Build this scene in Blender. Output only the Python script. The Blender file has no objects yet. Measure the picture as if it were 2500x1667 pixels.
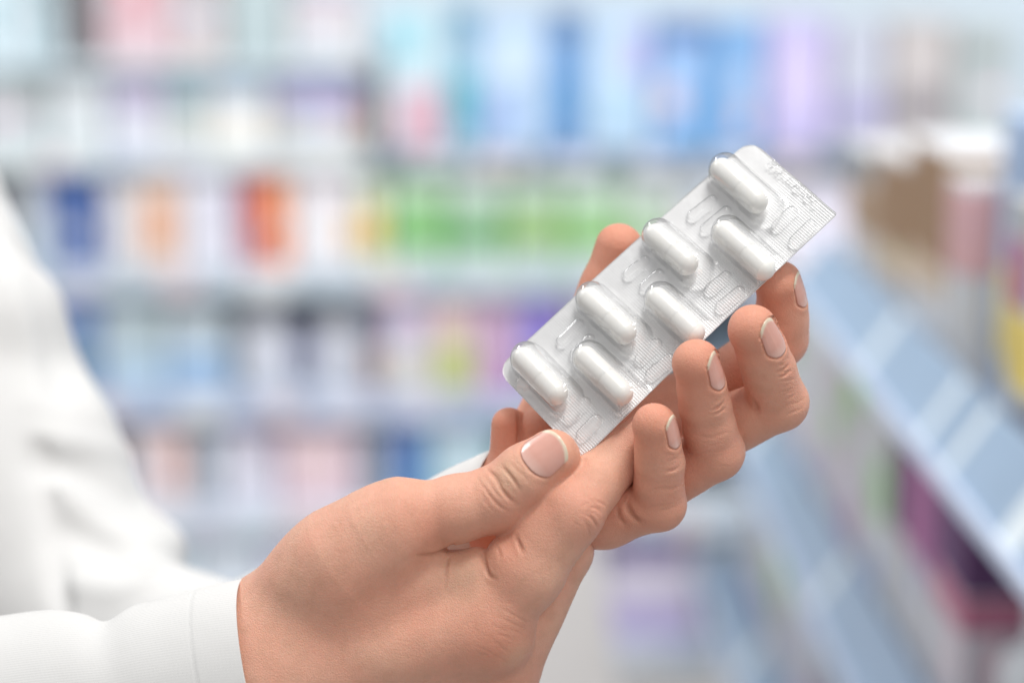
import bpy, bmesh, math, random
import numpy as np
from mathutils import Vector, Matrix

# ------------------------------------------------------------------ camera, world, light
scene = bpy.context.scene
COL = scene.collection
W0, H0 = 2500.0, 1667.0            # working grid of the picture
LENS, SENSOR = 85.0, 36.0
S = 0.000108                       # metres per working unit in the plane of focus
DN = LENS / SENSOR * W0            # camera distance in working units
DIST = DN * S
PITCH = math.radians(11.3)
CAM = np.array([0.0, 0.0, 1.42])
RIGHT = np.array([1.0, 0, 0])
FWD = np.array([0, math.cos(PITCH), -math.sin(PITCH)])
UP = np.array([0, math.sin(PITCH), math.cos(PITCH)])

cam_data = bpy.data.cameras.new("camera")
cam = bpy.data.objects.new("camera", cam_data)
COL.objects.link(cam)
cam.location = CAM
cam.rotation_euler = (math.radians(90) - PITCH, 0, 0)
cam_data.lens = LENS
cam_data.sensor_width = SENSOR
cam_data.clip_start = 0.05
cam_data.clip_end = 50
cam_data.dof.use_dof = True
cam_data.dof.focus_distance = DIST - 0.005
cam_data.dof.aperture_fstop = 4.8
scene.camera = cam

scene.view_settings.view_transform = 'Standard'
scene.view_settings.look = 'None'
scene.view_settings.exposure = 0.0
scene.view_settings.gamma = 1.0
scene.cycles.use_denoising = True
scene.cycles.max_bounces = 10
scene.cycles.transparent_max_bounces = 16
scene.cycles.sample_clamp_indirect = 6.0

world = bpy.data.worlds.new("World")
scene.world = world
world.use_nodes = True
bg = world.node_tree.nodes["Background"]
bg.inputs[0].default_value = (1.0, 0.99, 0.98, 1)
bg.inputs[1].default_value = 0.41


def area_lamp(name, loc, target, size, power, color=(1, 0.985, 0.96), spread=180):
    l = bpy.data.lights.new(name, 'AREA')
    l.shape = 'RECTANGLE'
    l.size, l.size_y = size
    l.energy = power
    l.color = color
    l.spread = math.radians(spread)
    o = bpy.data.objects.new(name, l)
    COL.objects.link(o)
    o.location = loc
    o.rotation_euler = (Vector(target) - Vector(loc)).to_track_quat('-Z', 'Y').to_euler()
    return o


HANDS = CAM + FWD * DIST
area_lamp("ceiling_or_fill_light", (0.32, 0.34, 2.85), HANDS, (0.9, 0.26), 20.0)
area_lamp("ceiling_or_fill_light", (-1.3, 1.5, 2.8), (0.45, 1.35, 0.95), (1.2, 0.3), 4.5, (1, 1, 1), 90)  # added lamp that brightens the aisle goods, not a known fitting
area_lamp("ceiling_or_fill_light", (1.45, -0.5, 2.85), HANDS, (0.9, 0.12), 3.0)
area_lamp("ceiling_or_fill_light", (0.85, -1.1, 2.85), HANDS, (1.0, 0.3), 9.0)  # added front fill, keeps the camera side of the hands lit
area_lamp("ceiling_or_fill_light", (0.0, 0.95, 2.85), (0.0, 2.7, 1.0), (2.6, 0.5), 27.0, (1, 1, 1), 110)

# ------------------------------------------------------------------ helpers


def cam2world(P):
    """working units (x right, y depth from focus plane, z up) -> metres in the world"""
    P = np.asarray(P, float)
    return CAM + (P[..., 0:1] * S) * RIGHT + (P[..., 2:3] * S) * UP + ((P[..., 1:2] + DN) * S) * FWD


def V(px, py, d=0.0):
    k = 1 + d / DN
    return np.array([(px - W0 / 2) * k, d, (H0 / 2 - py) * k])


def ray(px, py):
    r = (px - W0 / 2) / DN * RIGHT + (H0 / 2 - py) / DN * UP + FWD
    return r


def mesh_from(name, verts, faces, smooth=True):
    me = bpy.data.meshes.new(name)
    verts = np.ascontiguousarray(verts, dtype=np.float32)
    faces = np.asarray(faces)
    if isinstance(faces, np.ndarray) and faces.dtype != object and faces.ndim == 2:
        n, k = faces.shape
        me.vertices.add(len(verts))
        me.vertices.foreach_set("co", verts.ravel())
        me.loops.add(n * k)
        me.loops.foreach_set("vertex_index", faces.astype(np.int32).ravel())
        me.polygons.add(n)
        me.polygons.foreach_set("loop_start", np.arange(0, n * k, k, dtype=np.int32))
        me.polygons.foreach_set("loop_total", np.full(n, k, dtype=np.int32))
        me.update(calc_edges=True)
    else:
        me.from_pydata(verts.tolist(), [], [list(f) for f in faces])
    me.polygons.foreach_set("use_smooth", np.full(len(me.polygons), smooth))
    me.validate()
    return me


def link(name, me, mat, parent=None):
    o = bpy.data.objects.new(name, me)
    COL.objects.link(o)
    if mat is not None:
        me.materials.append(mat)
    if parent is not None:
        o.parent = parent
    return o


def world_obj(name, verts_world, faces, mat, parent=None, smooth=True, origin=None):
    """mesh given in world metres; stored relative to the thing's base"""
    if origin is None:
        origin = np.zeros(3)
        q = parent
        while q is not None:
            origin = origin + np.array(q.location)
            q = q.parent
        me = mesh_from(name, np.asarray(verts_world) - origin, faces, smooth)
        return link(name, me, mat, parent)
    me = mesh_from(name, np.asarray(verts_world) - np.asarray(origin), faces, smooth)
    o = link(name, me, mat, parent)
    o.location = origin
    return o


def empty(name, loc):
    o = bpy.data.objects.new(name, None)
    COL.objects.link(o)
    o.location = loc
    o.empty_display_size = 0.02
    return o


def tag(o, label=None, cat=None, group=None, kind=None):
    if label:
        o["label"] = label
    if cat:
        o["category"] = cat
    if group:
        o["group"] = group
    if kind:
        o["kind"] = kind
    return o


def add_attr(me, name, vals):
    a = me.attributes.new(name, 'FLOAT', 'POINT')
    a.data.foreach_set("value", np.ascontiguousarray(vals, dtype=np.float32))


# ------------------------------------------------------------------ materials


def new_mat(name):
    m = bpy.data.materials.new(name)
    m.use_nodes = True
    nt = m.node_tree
    b = nt.nodes["Principled BSDF"]
    return m, nt, b


def node(nt, kind, **kw):
    n = nt.nodes.new(kind)
    for k, v in kw.items():
        setattr(n, k, v)
    return n


def mix_col(nt, fac, a, b, blend='MIX'):
    n = nt.nodes.new('ShaderNodeMix')
    n.data_type = 'RGBA'
    n.blend_type = blend
    for sock, val in ((n.inputs[0], fac), (n.inputs[6], a), (n.inputs[7], b)):
        if isinstance(val, bpy.types.NodeSocket):
            nt.links.new(val, sock)
        elif isinstance(val, (int, float)):
            sock.default_value = val
        else:
            sock.default_value = (*val, 1)
    return n.outputs[2]


def math_node(nt, op, a, b=0.0, clamp=False):
    n = nt.nodes.new('ShaderNodeMath')
    n.operation = op
    n.use_clamp = clamp
    for i, val in enumerate((a, b)):
        if isinstance(val, bpy.types.NodeSocket):
            nt.links.new(val, n.inputs[i])
        else:
            n.inputs[i].default_value = val
    return n.outputs[0]


def noise(nt, coord, scale, detail=2.0, rough=0.5):
    n = nt.nodes.new('ShaderNodeTexNoise')
    n.inputs['Scale'].default_value = scale
    n.inputs['Detail'].default_value = detail
    n.inputs['Roughness'].default_value = rough
    nt.links.new(coord, n.inputs['Vector'])
    return n


def ramp01(nt, val, lo, hi):
    n = nt.nodes.new('ShaderNodeMapRange')
    n.inputs[1].default_value = lo
    n.inputs[2].default_value = hi
    nt.links.new(val, n.inputs[0])
    return n.outputs[0]


def skin_material():
    m, nt, b = new_mat("skin")
    tc = node(nt, 'ShaderNodeTexCoord').outputs['Object']
    n1 = noise(nt, tc, 55, 3, 0.55)
    n2 = noise(nt, tc, 260, 3, 0.6)
    red = node(nt, 'ShaderNodeAttribute', attribute_name='red').outputs['Fac']
    pale = node(nt, 'ShaderNodeAttribute', attribute_name='pale').outputs['Fac']
    crease = node(nt, 'ShaderNodeAttribute', attribute_name='crease').outputs['Fac']
    base = mix_col(nt, ramp01(nt, n1.outputs[0], 0.33, 0.67), (0.815, 0.475, 0.345), (0.80, 0.41, 0.298))
    n0 = noise(nt, tc, 24, 2, 0.5)
    base = mix_col(nt, math_node(nt, 'MULTIPLY', ramp01(nt, n0.outputs[0], 0.46, 0.68), 0.6), base, (0.75, 0.345, 0.24))
    base = mix_col(nt, math_node(nt, 'MULTIPLY', ramp01(nt, n2.outputs[0], 0.45, 0.72), 0.5), base, (0.66, 0.36, 0.25))
    base = mix_col(nt, math_node(nt, 'MULTIPLY', red, 0.95), base, (0.74, 0.285, 0.185))
    base = mix_col(nt, math_node(nt, 'MULTIPLY', pale, 0.6), base, (0.76, 0.55, 0.38))
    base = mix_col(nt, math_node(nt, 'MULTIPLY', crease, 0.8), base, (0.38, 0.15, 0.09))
    nt.links.new(base, b.inputs['Base Color'])
    rg = node(nt, 'ShaderNodeMapRange')
    rg.inputs[3].default_value = 0.42
    rg.inputs[4].default_value = 0.60
    nt.links.new(n2.outputs[0], rg.inputs[0])
    nt.links.new(rg.outputs[0], b.inputs['Roughness'])
    b.inputs['Specular IOR Level'].default_value = 0.38
    b.inputs['Subsurface Weight'].default_value = 0.22
    b.inputs['Subsurface Radius'].default_value = (1.0, 0.36, 0.2)
    b.inputs['Subsurface Scale'].default_value = 0.0028
    # fine criss-cross skin relief
    vo = node(nt, 'ShaderNodeTexVoronoi', feature='DISTANCE_TO_EDGE')
    vo.inputs['Scale'].default_value = 1700
    dist = noise(nt, tc, 600, 2)
    wv = nt.nodes.new('ShaderNodeVectorMath')
    wv.operation = 'MULTIPLY_ADD'
    nt.links.new(dist.outputs['Color'], wv.inputs[0])
    wv.inputs[1].default_value = (0.0012, 0.0012, 0.0012)
    nt.links.new(tc, wv.inputs[2])
    nt.links.new(wv.outputs[0], vo.inputs['Vector'])
    n3 = noise(nt, tc, 900, 4, 0.65)
    hgt = math_node(nt, 'ADD', math_node(nt, 'MULTIPLY', ramp01(nt, vo.outputs['Distance'], 0.0, 0.22), 0.45), n3.outputs[0])
    bump = node(nt, 'ShaderNodeBump')
    bump.inputs['Strength'].default_value = 0.5
    bump.inputs['Distance'].default_value = 0.0003
    nt.links.new(hgt, bump.inputs['Height'])
    nt.links.new(bump.outputs[0], b.inputs['Normal'])
    return m


def nail_material():
    m, nt, b = new_mat("fingernail")
    tc = node(nt, 'ShaderNodeTexCoord').outputs['Object']
    free = node(nt, 'ShaderNodeAttribute', attribute_name='free').outputs['Fac']
    lun = node(nt, 'ShaderNodeAttribute', attribute_name='lunula').outputs['Fac']
    n = noise(nt, tc, 300, 2)
    c = mix_col(nt, n.outputs[0], (0.73, 0.37, 0.30), (0.77, 0.43, 0.36))
    c = mix_col(nt, math_node(nt, 'MULTIPLY', lun, 0.5), c, (0.78, 0.56, 0.49))
    c = mix_col(nt, free, c, (0.84, 0.73, 0.57))
    nt.links.new(c, b.inputs['Base Color'])
    b.inputs['Roughness'].default_value = 0.24
    b.inputs['Subsurface Weight'].default_value = 0.1
    b.inputs['Subsurface Radius'].default_value = (1.0, 0.5, 0.4)
    b.inputs['Subsurface Scale'].default_value = 0.001
    b.inputs['Coat Weight'].default_value = 0.35
    b.inputs['Coat Roughness'].default_value = 0.2
    return m


def cloth_material():
    m, nt, b = new_mat("white_cotton")
    tc = node(nt, 'ShaderNodeTexCoord').outputs['Object']
    n = noise(nt, tc, 18, 4, 0.6)
    c = mix_col(nt, n.outputs[0], (0.72, 0.72, 0.72), (0.78, 0.78, 0.775))
    nt.links.new(c, b.inputs['Base Color'])
    b.inputs['Roughness'].default_value = 0.85
    b.inputs['Specular IOR Level'].default_value = 0.15
    b.inputs['Sheen Weight'].default_value = 0.1
    w1 = node(nt, 'ShaderNodeTexWave', bands_direction='X')
    w1.inputs['Scale'].default_value = 900
    w1.inputs['Distortion'].default_value = 0.6
    w2 = node(nt, 'ShaderNodeTexWave', bands_direction='Z')
    w2.inputs['Scale'].default_value = 900
    w2.inputs['Distortion'].default_value = 0.6
    nt.links.new(tc, w1.inputs[0])
    nt.links.new(tc, w2.inputs[0])
    h = math_node(nt, 'ADD', w1.outputs['Fac'], w2.outputs['Fac'])
    big = noise(nt, tc, 30, 3)
    h = math_node(nt, 'ADD', math_node(nt, 'MULTIPLY', h, 0.03), big.outputs[0])
    bump = node(nt, 'ShaderNodeBump')
    bump.inputs['Strength'].default_value = 0.3
    bump.inputs['Distance'].default_value = 0.003
    nt.links.new(h, bump.inputs['Height'])
    nt.links.new(bump.outputs[0], b.inputs['Normal'])
    return m


def film_material():
    m, nt, b = new_mat("clear_film")
    nt.nodes.remove(b)
    out = nt.nodes["Material Output"]
    fr = node(nt, 'ShaderNodeLayerWeight')
    fr.inputs[0].default_value = 0.5
    tr = node(nt, 'ShaderNodeBsdfTransparent')
    # grey tint at slanting walls stands in for refraction's dark outlines
    ct = mix_col(nt, math_node(nt, 'POWER', fr.outputs['Facing'], 2.2), (0.985, 0.985, 0.987), (0.56, 0.57, 0.59))
    nt.links.new(ct, tr.inputs[0])
    gl = node(nt, 'ShaderNodeBsdfGlossy')
    gl.inputs['Roughness'].default_value = 0.035
    tc = node(nt, 'ShaderNodeTexCoord').outputs['Object']
    n = noise(nt, tc, 420, 2)
    bump = node(nt, 'ShaderNodeBump')
    bump.inputs['Strength'].default_value = 0.3
    bump.inputs['Distance'].default_value = 0.0003
    nt.links.new(n.outputs[0], bump.inputs['Height'])
    nt.links.new(bump.outputs[0], gl.inputs['Normal'])
    nt.links.new(bump.outputs[0], fr.inputs['Normal'])
    fac = math_node(nt, 'ADD', math_node(nt, 'MULTIPLY', math_node(nt, 'POWER', fr.outputs['Facing'], 2.6), 0.95), 0.075, clamp=True)
    mx = node(nt, 'ShaderNodeMixShader')
    nt.links.new(fac, mx.inputs[0])
    nt.links.new(tr.outputs[0], mx.inputs[1])
    nt.links.new(gl.outputs[0], mx.inputs[2])
    nt.links.new(mx.outputs[0], out.inputs[0])
    return m


def foil_material():
    m, nt, b = new_mat("embossed_foil")
    uv = node(nt, 'ShaderNodeUVMap', uv_map='pack').outputs[0]
    sep = node(nt, 'ShaderNodeSeparateXYZ')
    nt.links.new(uv, sep.inputs[0])
    k = 2 * math.pi / 9.2
    p = math_node(nt, 'MULTIPLY', math_node(nt, 'ADD', sep.outputs[0], sep.outputs[1]), k * 0.7071)
    q = math_node(nt, 'MULTIPLY', math_node(nt, 'SUBTRACT', sep.outputs[0], sep.outputs[1]), k * 0.7071)
    h = math_node(nt, 'MULTIPLY', math_node(nt, 'SINE', p), math_node(nt, 'SINE', q))
    tc = node(nt, 'ShaderNodeTexCoord').outputs['Object']
    n = noise(nt, tc, 110, 3)
    amp = math_node(nt, 'MULTIPLY', ramp01(nt, n.outputs[0], 0.2, 0.6), math_node(nt, 'ADD', ramp01(nt, sep.outputs[1], 120, 300), 0.12))
    h = math_node(nt, 'MULTIPLY', h, amp)
    n2 = noise(nt, tc, 160, 3)
    h = math_node(nt, 'ADD', h, math_node(nt, 'MULTIPLY', n2.outputs[0], 2.2))
    bump = node(nt, 'ShaderNodeBump')
    bump.inputs['Strength'].default_value = 0.5
    bump.inputs['Distance'].default_value = 0.00022
    nt.links.new(h, bump.inputs['Height'])
    nt.links.new(bump.outputs[0], b.inputs['Normal'])
    b.inputs['Base Color'].default_value = (0.94, 0.943, 0.95, 1)
    b.inputs['Metallic'].default_value = 0.25
    b.inputs['Roughness'].default_value = 0.42
    return m


def capsule_material(name, col):
    m, nt, b = new_mat(name)
    tc = node(nt, 'ShaderNodeTexCoord').outputs['Object']
    n = noise(nt, tc, 500, 3)
    c = mix_col(nt, n.outputs[0], col, tuple(x * 0.97 for x in col))
    nt.links.new(c, b.inputs['Base Color'])
    b.inputs['Roughness'].default_value = 0.28
    b.inputs['Subsurface Weight'].default_value = 0.3
    b.inputs['Subsurface Radius'].default_value = (1, 0.95, 0.85)
    b.inputs['Subsurface Scale'].default_value = 0.001
    return m


_card = {}


def card(col, rough=0.55):
    col = tuple(c * 0.94 + g * 0.06 for c, g in zip(col, (0.62, 0.65, 0.68)))
    key = (tuple(round(c, 3) for c in col), rough)
    if key not in _card:
        m, nt, b = new_mat("printed_card")
        tc = node(nt, 'ShaderNodeTexCoord').outputs['Object']
        n = noise(nt, tc, 25, 3)
        c = mix_col(nt, n.outputs[0], tuple(x * 0.92 for x in col), tuple(min(1, x * 1.06) for x in col))
        nt.links.new(c, b.inputs['Base Color'])
        b.inputs['Roughness'].default_value = rough
        _card[key] = m
    return _card[key]


def srgb(r, g, b):
    def f(c):
        c /= 255.0
        return c / 12.92 if c <= 0.04045 else ((c + 0.055) / 1.055) ** 2.4
    return (f(r), f(g), f(b))


SKIN = skin_material()
NAIL = nail_material()
CLOTH = cloth_material()

# ------------------------------------------------------------------ shelf wall behind (blurred)
YW = 2.62                                   # world y of the product fronts


def on_wall(px, py, y=YW):
    r = ray(px, py)
    return CAM + r * ((y - CAM[1]) / r[1])


def box_geo(x0, x1, y0, y1, z0, z1, bev=0.0015):
    """bevelled box: 24 corner vertices"""
    bm = bmesh.new()
    bmesh.ops.create_cube(bm, size=1.0)
    for v in bm.verts:
        v.co = Vector(((x0 + x1) / 2 + v.co.x * (x1 - x0), (y0 + y1) / 2 + v.co.y * (y1 - y0), (z0 + z1) / 2 + v.co.z * (z1 - z0)))
    bmesh.ops.bevel(bm, geom=list(bm.edges), offset=bev, segments=1, affect='EDGES')
    v = np.array([tuple(q.co) for q in bm.verts])
    f = [[q.index for q in fc.verts] for fc in bm.faces]
    bm.free()
    return v, f


def pyd(name, v, f, mat, parent, smooth=False):
    o_ = np.zeros(3)
    q = parent
    while q is not None:
        o_ = o_ + np.array(q.location)
        q = q.parent
    me = bpy.data.meshes.new(name)
    me.from_pydata((np.asarray(v) - o_).tolist(), [], [list(map(int, x)) for x in f])
    me.polygons.foreach_set("use_smooth", np.full(len(me.polygons), smooth))
    return link(name, me, mat, parent)


# rows: pixel height of each shelf's top surface at the product fronts
shelf_tops = {'a': 152, 'b': 372, 'c': 655, 'd': 962, 'e': 1236, 'f': 1560}
XL, XR = on_wall(-120, 833)[0], on_wall(2720, 833)[0]
unit = empty("wall_shelving", (0, YW + 0.2, 0.0))
tag(unit, "blurred pale blue-grey shelving along the back of the shop full of medicine", "shelving")
zt = on_wall(0, -160)[2]
zb = on_wall(0, 1800)[2]
v, f = box_geo(XL, XR, YW + 0.29, YW + 0.31, zb, zt, 0.002)
pyd("back_panel", v, f, card(srgb(198, 210, 218)), unit)
board_cols = {'a': srgb(190, 205, 212), 'b': srgb(120, 136, 150), 'c': srgb(176, 190, 202), 'd': srgb(170, 182, 208),
              'e': srgb(206, 218, 230), 'f': srgb(200, 208, 222)}
XM = on_wall(905, 300)[0]
for k, py in shelf_tops.items():
    z = on_wall(1250, py)[2]
    xr = XM if k == 'a' else XR
    v, f = box_geo(XL, xr, YW - 0.003, YW + 0.285, z - 0.018, z, 0.002)
    pyd("shelf_board", v, f, card(srgb(205, 214, 222)), unit)
    hr = {'a': 0.010, 'b': 0.020}.get(k, 0.030)
    for (xa, xb, cc) in ([(XL, XM, srgb(206, 216, 218)), (XM + 0.0005, XR, srgb(104, 120, 134))] if k == 'b' else [(XL, xr, board_cols[k])]):
        v, f = box_geo(xa, xb, YW - 0.015, YW - 0.0035, z - hr, z + 0.003, 0.002)
        rail_ = pyd("price_rail", v, f, card(cc), unit)
    rg = random.Random(ord(k))
    x = XL + 0.03
    while x < xr - 0.08 and hr > 0.015:
        wd = rg.uniform(0.03, 0.06)
        v, f = box_geo(x, x + wd, YW - 0.0165, YW - 0.0145, z - hr + 0.002, z - 0.001, 0.0003)
        pyd("price_tag", v, f, card(rg.choice([srgb(222, 226, 230), srgb(206, 208, 224), srgb(196, 206, 214), srgb(214, 200, 206), srgb(168, 184, 206)])), rail_)
        x += wd + rg.uniform(0.01, 0.09)
for xx in (XL - 0.011, XR + 0.011):
    v, f = box_geo(xx - 0.01, xx + 0.01, YW - 0.03, YW + 0.31, zb, zt, 0.002)
    pyd("upright", v, f, card(srgb(205, 214, 222)), unit)

c_ = srgb
GROUP_WALL = "products on the back shelving"


def product(row, x0, x1, ytop, col, label, cat="box", kind='box', accents=(), depth=0.10, push=0.0, name=None, lift=0):
    """row: shelf key; x0,x1,ytop: working-grid pixels; accents: (fx0,fy0,fx1,fy1,colour) on the front (fy from top)"""
    zbase = on_wall(1250, shelf_tops[row])[2] + 0.0006 + lift
    a, b = on_wall(x0, ytop, YW + push), on_wall(x1, ytop, YW + push)
    X0, X1, Z1 = a[0] + 0.001, b[0] - 0.001, max(a[2], zbase + 0.02)
    t = empty(name or {'box': 'medicine_box', 'bottle': 'medicine_bottle', 'pouch': 'product_pouch', 'tube': 'gap_tube'}[kind],
              ((X0 + X1) / 2, YW + push + depth / 2, zbase))
    tag(t, label, cat, GROUP_WALL)
    Y0, Y1 = YW + push, YW + push + depth
    m = card(col)
    if kind == 'box':
        v, f = box_geo(X0, X1, Y0, Y1, zbase, Z1)
        pyd("carton", v, f, m, t)
        if not accents:
            accents = ((0.1, 0.12, 0.9, 0.28, tuple(c * 0.72 for c in col)),)
    else:
        w = (X1 - X0) / 2
        h = Z1 - zbase
        prof = {'bottle': [(0.9, 0), (1, .03), (1, .62), (.93, .70), (.55, .78), (.5, .8)],
                'pouch': [(0.8, 0), (1, .04), (1, .8), (.9, .95), (.8, 1.0)],
                'tube': [(.62, 0), (.62, .14), (.8, .16), (1, .3), (1, .97), (.96, 1.0)]}[kind]
        n = 28
        vs, fs = [], []
        for (rr, tt) in prof:
            for i in range(n):
                an = 2 * math.pi * i / n
                vs.append(((X0 + X1) / 2 + w * rr * math.cos(an), Y0 + depth / 2 + min(w, depth / 2) * rr * math.sin(an), zbase + h * tt))
        for j in range(len(prof) - 1):
            for i in range(n):
                fs.append((j * n + i, j * n + (i + 1) % n, (j + 1) * n + (i + 1) % n, (j + 1) * n + i))
        fs.append(tuple(range(n))[::-1])
        fs.append(tuple((len(prof) - 1) * n + i for i in range(n)))
        pyd("body", vs, fs, m, t, True)
        if kind == 'bottle':
            vs, fs = [], []
            for (rr, tt) in [(.56, .785), (.58, .80), (.58, .98), (.54, 1.0)]:
                for i in range(n):
                    an = 2 * math.pi * i / n
                    vs.append(((X0 + X1) / 2 + w * rr * math.cos(an), Y0 + depth / 2 + min(w, depth / 2) * rr * math.sin(an), zbase + h * tt))
            for j in range(3):
                for i in range(n):
                    fs.append((j * n + i, j * n + (i + 1) % n, (j + 1) * n + (i + 1) % n, (j + 1) * n + i))
            fs.append(tuple(range(n))[::-1])
            fs.append(tuple(3 * n + i for i in range(n)))
            pyd("cap", vs, fs, card(srgb(225, 228, 232)), t, True)
    rp = random.Random(int(x0 * 7 + ytop))
    extra = []
    if kind == 'box':
        pal = [c_(216, 220, 228), c_(186, 200, 220), c_(216, 196, 208), tuple(min(1, q * 1.15) for q in col), tuple(min(1, q * 1.25) for q in col), tuple(q * 0.8 for q in col)]
        for _ in range(2):
            fx, fy = rp.uniform(0.04, .5), rp.uniform(.04, .7)
            extra.append((fx, fy, min(.97, fx + rp.uniform(.25, .5)), min(.97, fy + rp.uniform(.1, .25)), rp.choice(pal)))
    for iq, (fx0, fy0, fx1, fy1, c) in enumerate(extra + list(accents)):
        xa, xb = X0 + (X1 - X0) * fx0, X0 + (X1 - X0) * fx1
        za, zb_ = Z1 - (Z1 - zbase) * fy1, Z1 - (Z1 - zbase) * fy0
        v, f = box_geo(xa, xb, Y0 - 0.0005 - 0.0003 * iq, Y0 + 0.002, za, zb_, 0.0001)
        pyd("printed_panel", v, f, card(c), t)
    return t


PRODUCTS = [
    # row a (top)
    ('a', -60, 62, -140, c_(205, 222, 230), "pale cyan carton at the far left end of the top shelf", 'box', 'box', ((.1, .4, .5, .8, c_(160, 195, 205)),)),
    ('a', 70, 140, -60, c_(176, 196, 204), "grey-teal carton second from the left on the top shelf", 'box', 'box'),
    ('a', 146, 232, -140, c_(112, 108, 112), "dark grey-brown carton near the left of the top shelf", 'box', 'box'),
    ('a', 240, 420, -140, c_(210, 182, 190), "pink carton with a red patch at the top left", 'box', 'box', ((.3, .35, .62, .58, c_(205, 120, 130)),)),
    ('a', 426, 540, -90, c_(202, 190, 190), "pinkish beige carton beside the pink one on the top shelf", 'box', 'box'),
    ('a', 548, 700, -140, c_(170, 186, 190), "grey-green carton left of the cream box on the top shelf", 'box', 'box'),
    ('a', 706, 880, -20, c_(206, 204, 208), "cream white carton on the top shelf left of the blue packs", 'box', 'box', ((.1, .0, .9, .12, c_(170, 150, 180)),)),
    # row b (second from top)
    ('b', -60, 110, 156, c_(190, 200, 204), "pale grey carton at the left end of the second shelf", 'box', 'box', ((.5, .2, .95, .5, c_(150, 160, 160)),)),
    ('b', 118, 250, 158, c_(205, 212, 216), "off-white carton above the dark blue box at left", 'box', 'box'),
    ('b', 258, 395, 162, c_(210, 210, 222), "white carton with a lilac upper half on the second shelf", 'box', 'box', ((.08, .02, .98, .45, c_(172, 158, 190)),)),
    ('b', 402, 500, 157, c_(196, 202, 200), "narrow grey-blue topped carton on the second shelf", 'box', 'box', ((.05, .02, .95, .5, c_(140, 168, 180)),)),
    ('b', 506, 655, 158, c_(222, 220, 216), "cream carton with a pale blue top on the second shelf", 'box', 'box', ((.0, .0, 1, .36, c_(165, 185, 205)),)),
    ('b', 662, 872, 160, c_(186, 184, 182), "grey carton with a lavender top left of the dark slim one", 'box', 'box', ((.05, .0, 1, .48, c_(150, 148, 192)),)),
    ('b', 880, 925, 168, c_(100, 92, 98), "slim dark brown carton at the middle of the second shelf", 'box', 'box', ((.1, .5, .9, .8, c_(170, 110, 80)),)),
    ('b', 934, 1090, 30, c_(190, 214, 224), "tall pale cyan pack with a pink lower patch", 'box', 'box', ((.2, .54, .95, .98, c_(205, 165, 180)), (.05, .05, .6, .3, c_(140, 200, 215)),)),
    ('b', 1096, 1164, 20, c_(150, 190, 215), "slim light blue pack with a teal lower end", 'box', 'box', ((.05, .45, .95, .85, c_(20, 160, 180)), (.0, .02, 1, .2, c_(60, 130, 165)),)),
    ('b', 1170, 1335, 50, c_(172, 198, 228), "light blue carton directly right of the teal-ended pack", 'box', 'box', ((.2, .15, .85, .45, c_(195, 214, 234)), (.0, .6, .5, .85, c_(140, 165, 215)),)),
    ('b', 1341, 1425, 36, c_(86, 140, 196), "slim mid-blue carton between two light blue cartons", 'box', 'box', ((.0, .45, 1, .8, c_(60, 135, 195)), (.0, .0, 1, .15, c_(50, 95, 150)),)),
    ('b', 1431, 1592, 46, c_(178, 204, 230), "light blue carton with a lilac corner, left of the blue pair", 'box', 'box', ((.55, .08, .98, .45, c_(180, 180, 225)), (.2, .55, .7, .85, c_(165, 200, 225)),)),
    ('b', 1598, 1745, 60, c_(110, 164, 216), "sky blue carton with a pale round patch on the second shelf", 'box', 'box', ((.2, .2, .65, .5, c_(165, 190, 230)), (.0, .0, 1, .12, c_(80, 100, 160)),)),
    ('b', 1751, 1865, 66, c_(115, 165, 216), "sky blue carton next to the lilac one", 'box', 'box', ((.35, .3, .85, .6, c_(170, 195, 230)),)),
    ('b', 1872, 2028, 56, c_(186, 178, 220), "lilac carton with a pale centre above the pack's top corner", 'box', 'box', ((.3, .25, .85, .6, c_(208, 196, 232)),)),
    ('b', 2036, 2170, 70, c_(186, 190, 206), "grey-lavender carton right of the lilac carton", 'box', 'box', ((.0, .55, 1, .8, c_(165, 160, 200)),)),
    ('b', 2178, 2330, 60, c_(186, 180, 180), "warm grey carton near the right end of the second shelf", 'box', 'box', ((.1, .5, .9, .75, c_(140, 134, 140)),)),
    ('b', 2336, 2480, 66, c_(176, 186, 188), "grey-green carton at the right end of the second shelf", 'box', 'box'),
    # row c
    ('c', 40, 108, 400, c_(196, 208, 216), "pale grey slim carton beside the coat on the third shelf", 'box', 'box'),
    ('c', 112, 246, 372, c_(56, 92, 158), "dark blue carton at the left of the third shelf", 'box', 'box', ((.05, .05, .95, .6, c_(48, 84, 150)),)),
    ('c', 252, 332, 402, c_(222, 220, 224), "white carton right of the dark blue carton", 'box', 'box'),
    ('c', 338, 438, 412, c_(224, 202, 190), "white carton with a peach panel on the third shelf", 'box', 'box', ((.1, .3, .8, .85, c_(226, 170, 135)),)),
    ('c', 444, 575, 398, c_(216, 216, 228), "white carton left of the orange and purple pack", 'box', 'box', ((.75, .1, 1, .7, c_(190, 185, 205)),)),
    ('c', 581, 642, 400, c_(180, 110, 130), "purple-red slim carton beside the bright orange one", 'box', 'box', ((.5, .1, 1, .75, c_(220, 105, 70)),)),
    ('c', 646, 706, 404, c_(240, 130, 40), "bright orange carton on the third shelf", 'box', 'box', ((.55, .02, 1, .5, c_(235, 175, 140)),)),
    ('c', 712, 870, 408, c_(224, 222, 226), "white carton with a small orange spot beside the green ones", 'box', 'box', ((.8, .5, 1, .82, c_(228, 180, 120)),)),
    ('c', 875, 945, 410, c_(208, 218, 196), "pale green-white carton with a yellow spot", 'box', 'box', ((.1, .42, .8, .8, c_(226, 190, 70)),)),
]
gx = [951, 1095, 1235, 1375, 1520, 1640]
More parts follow.
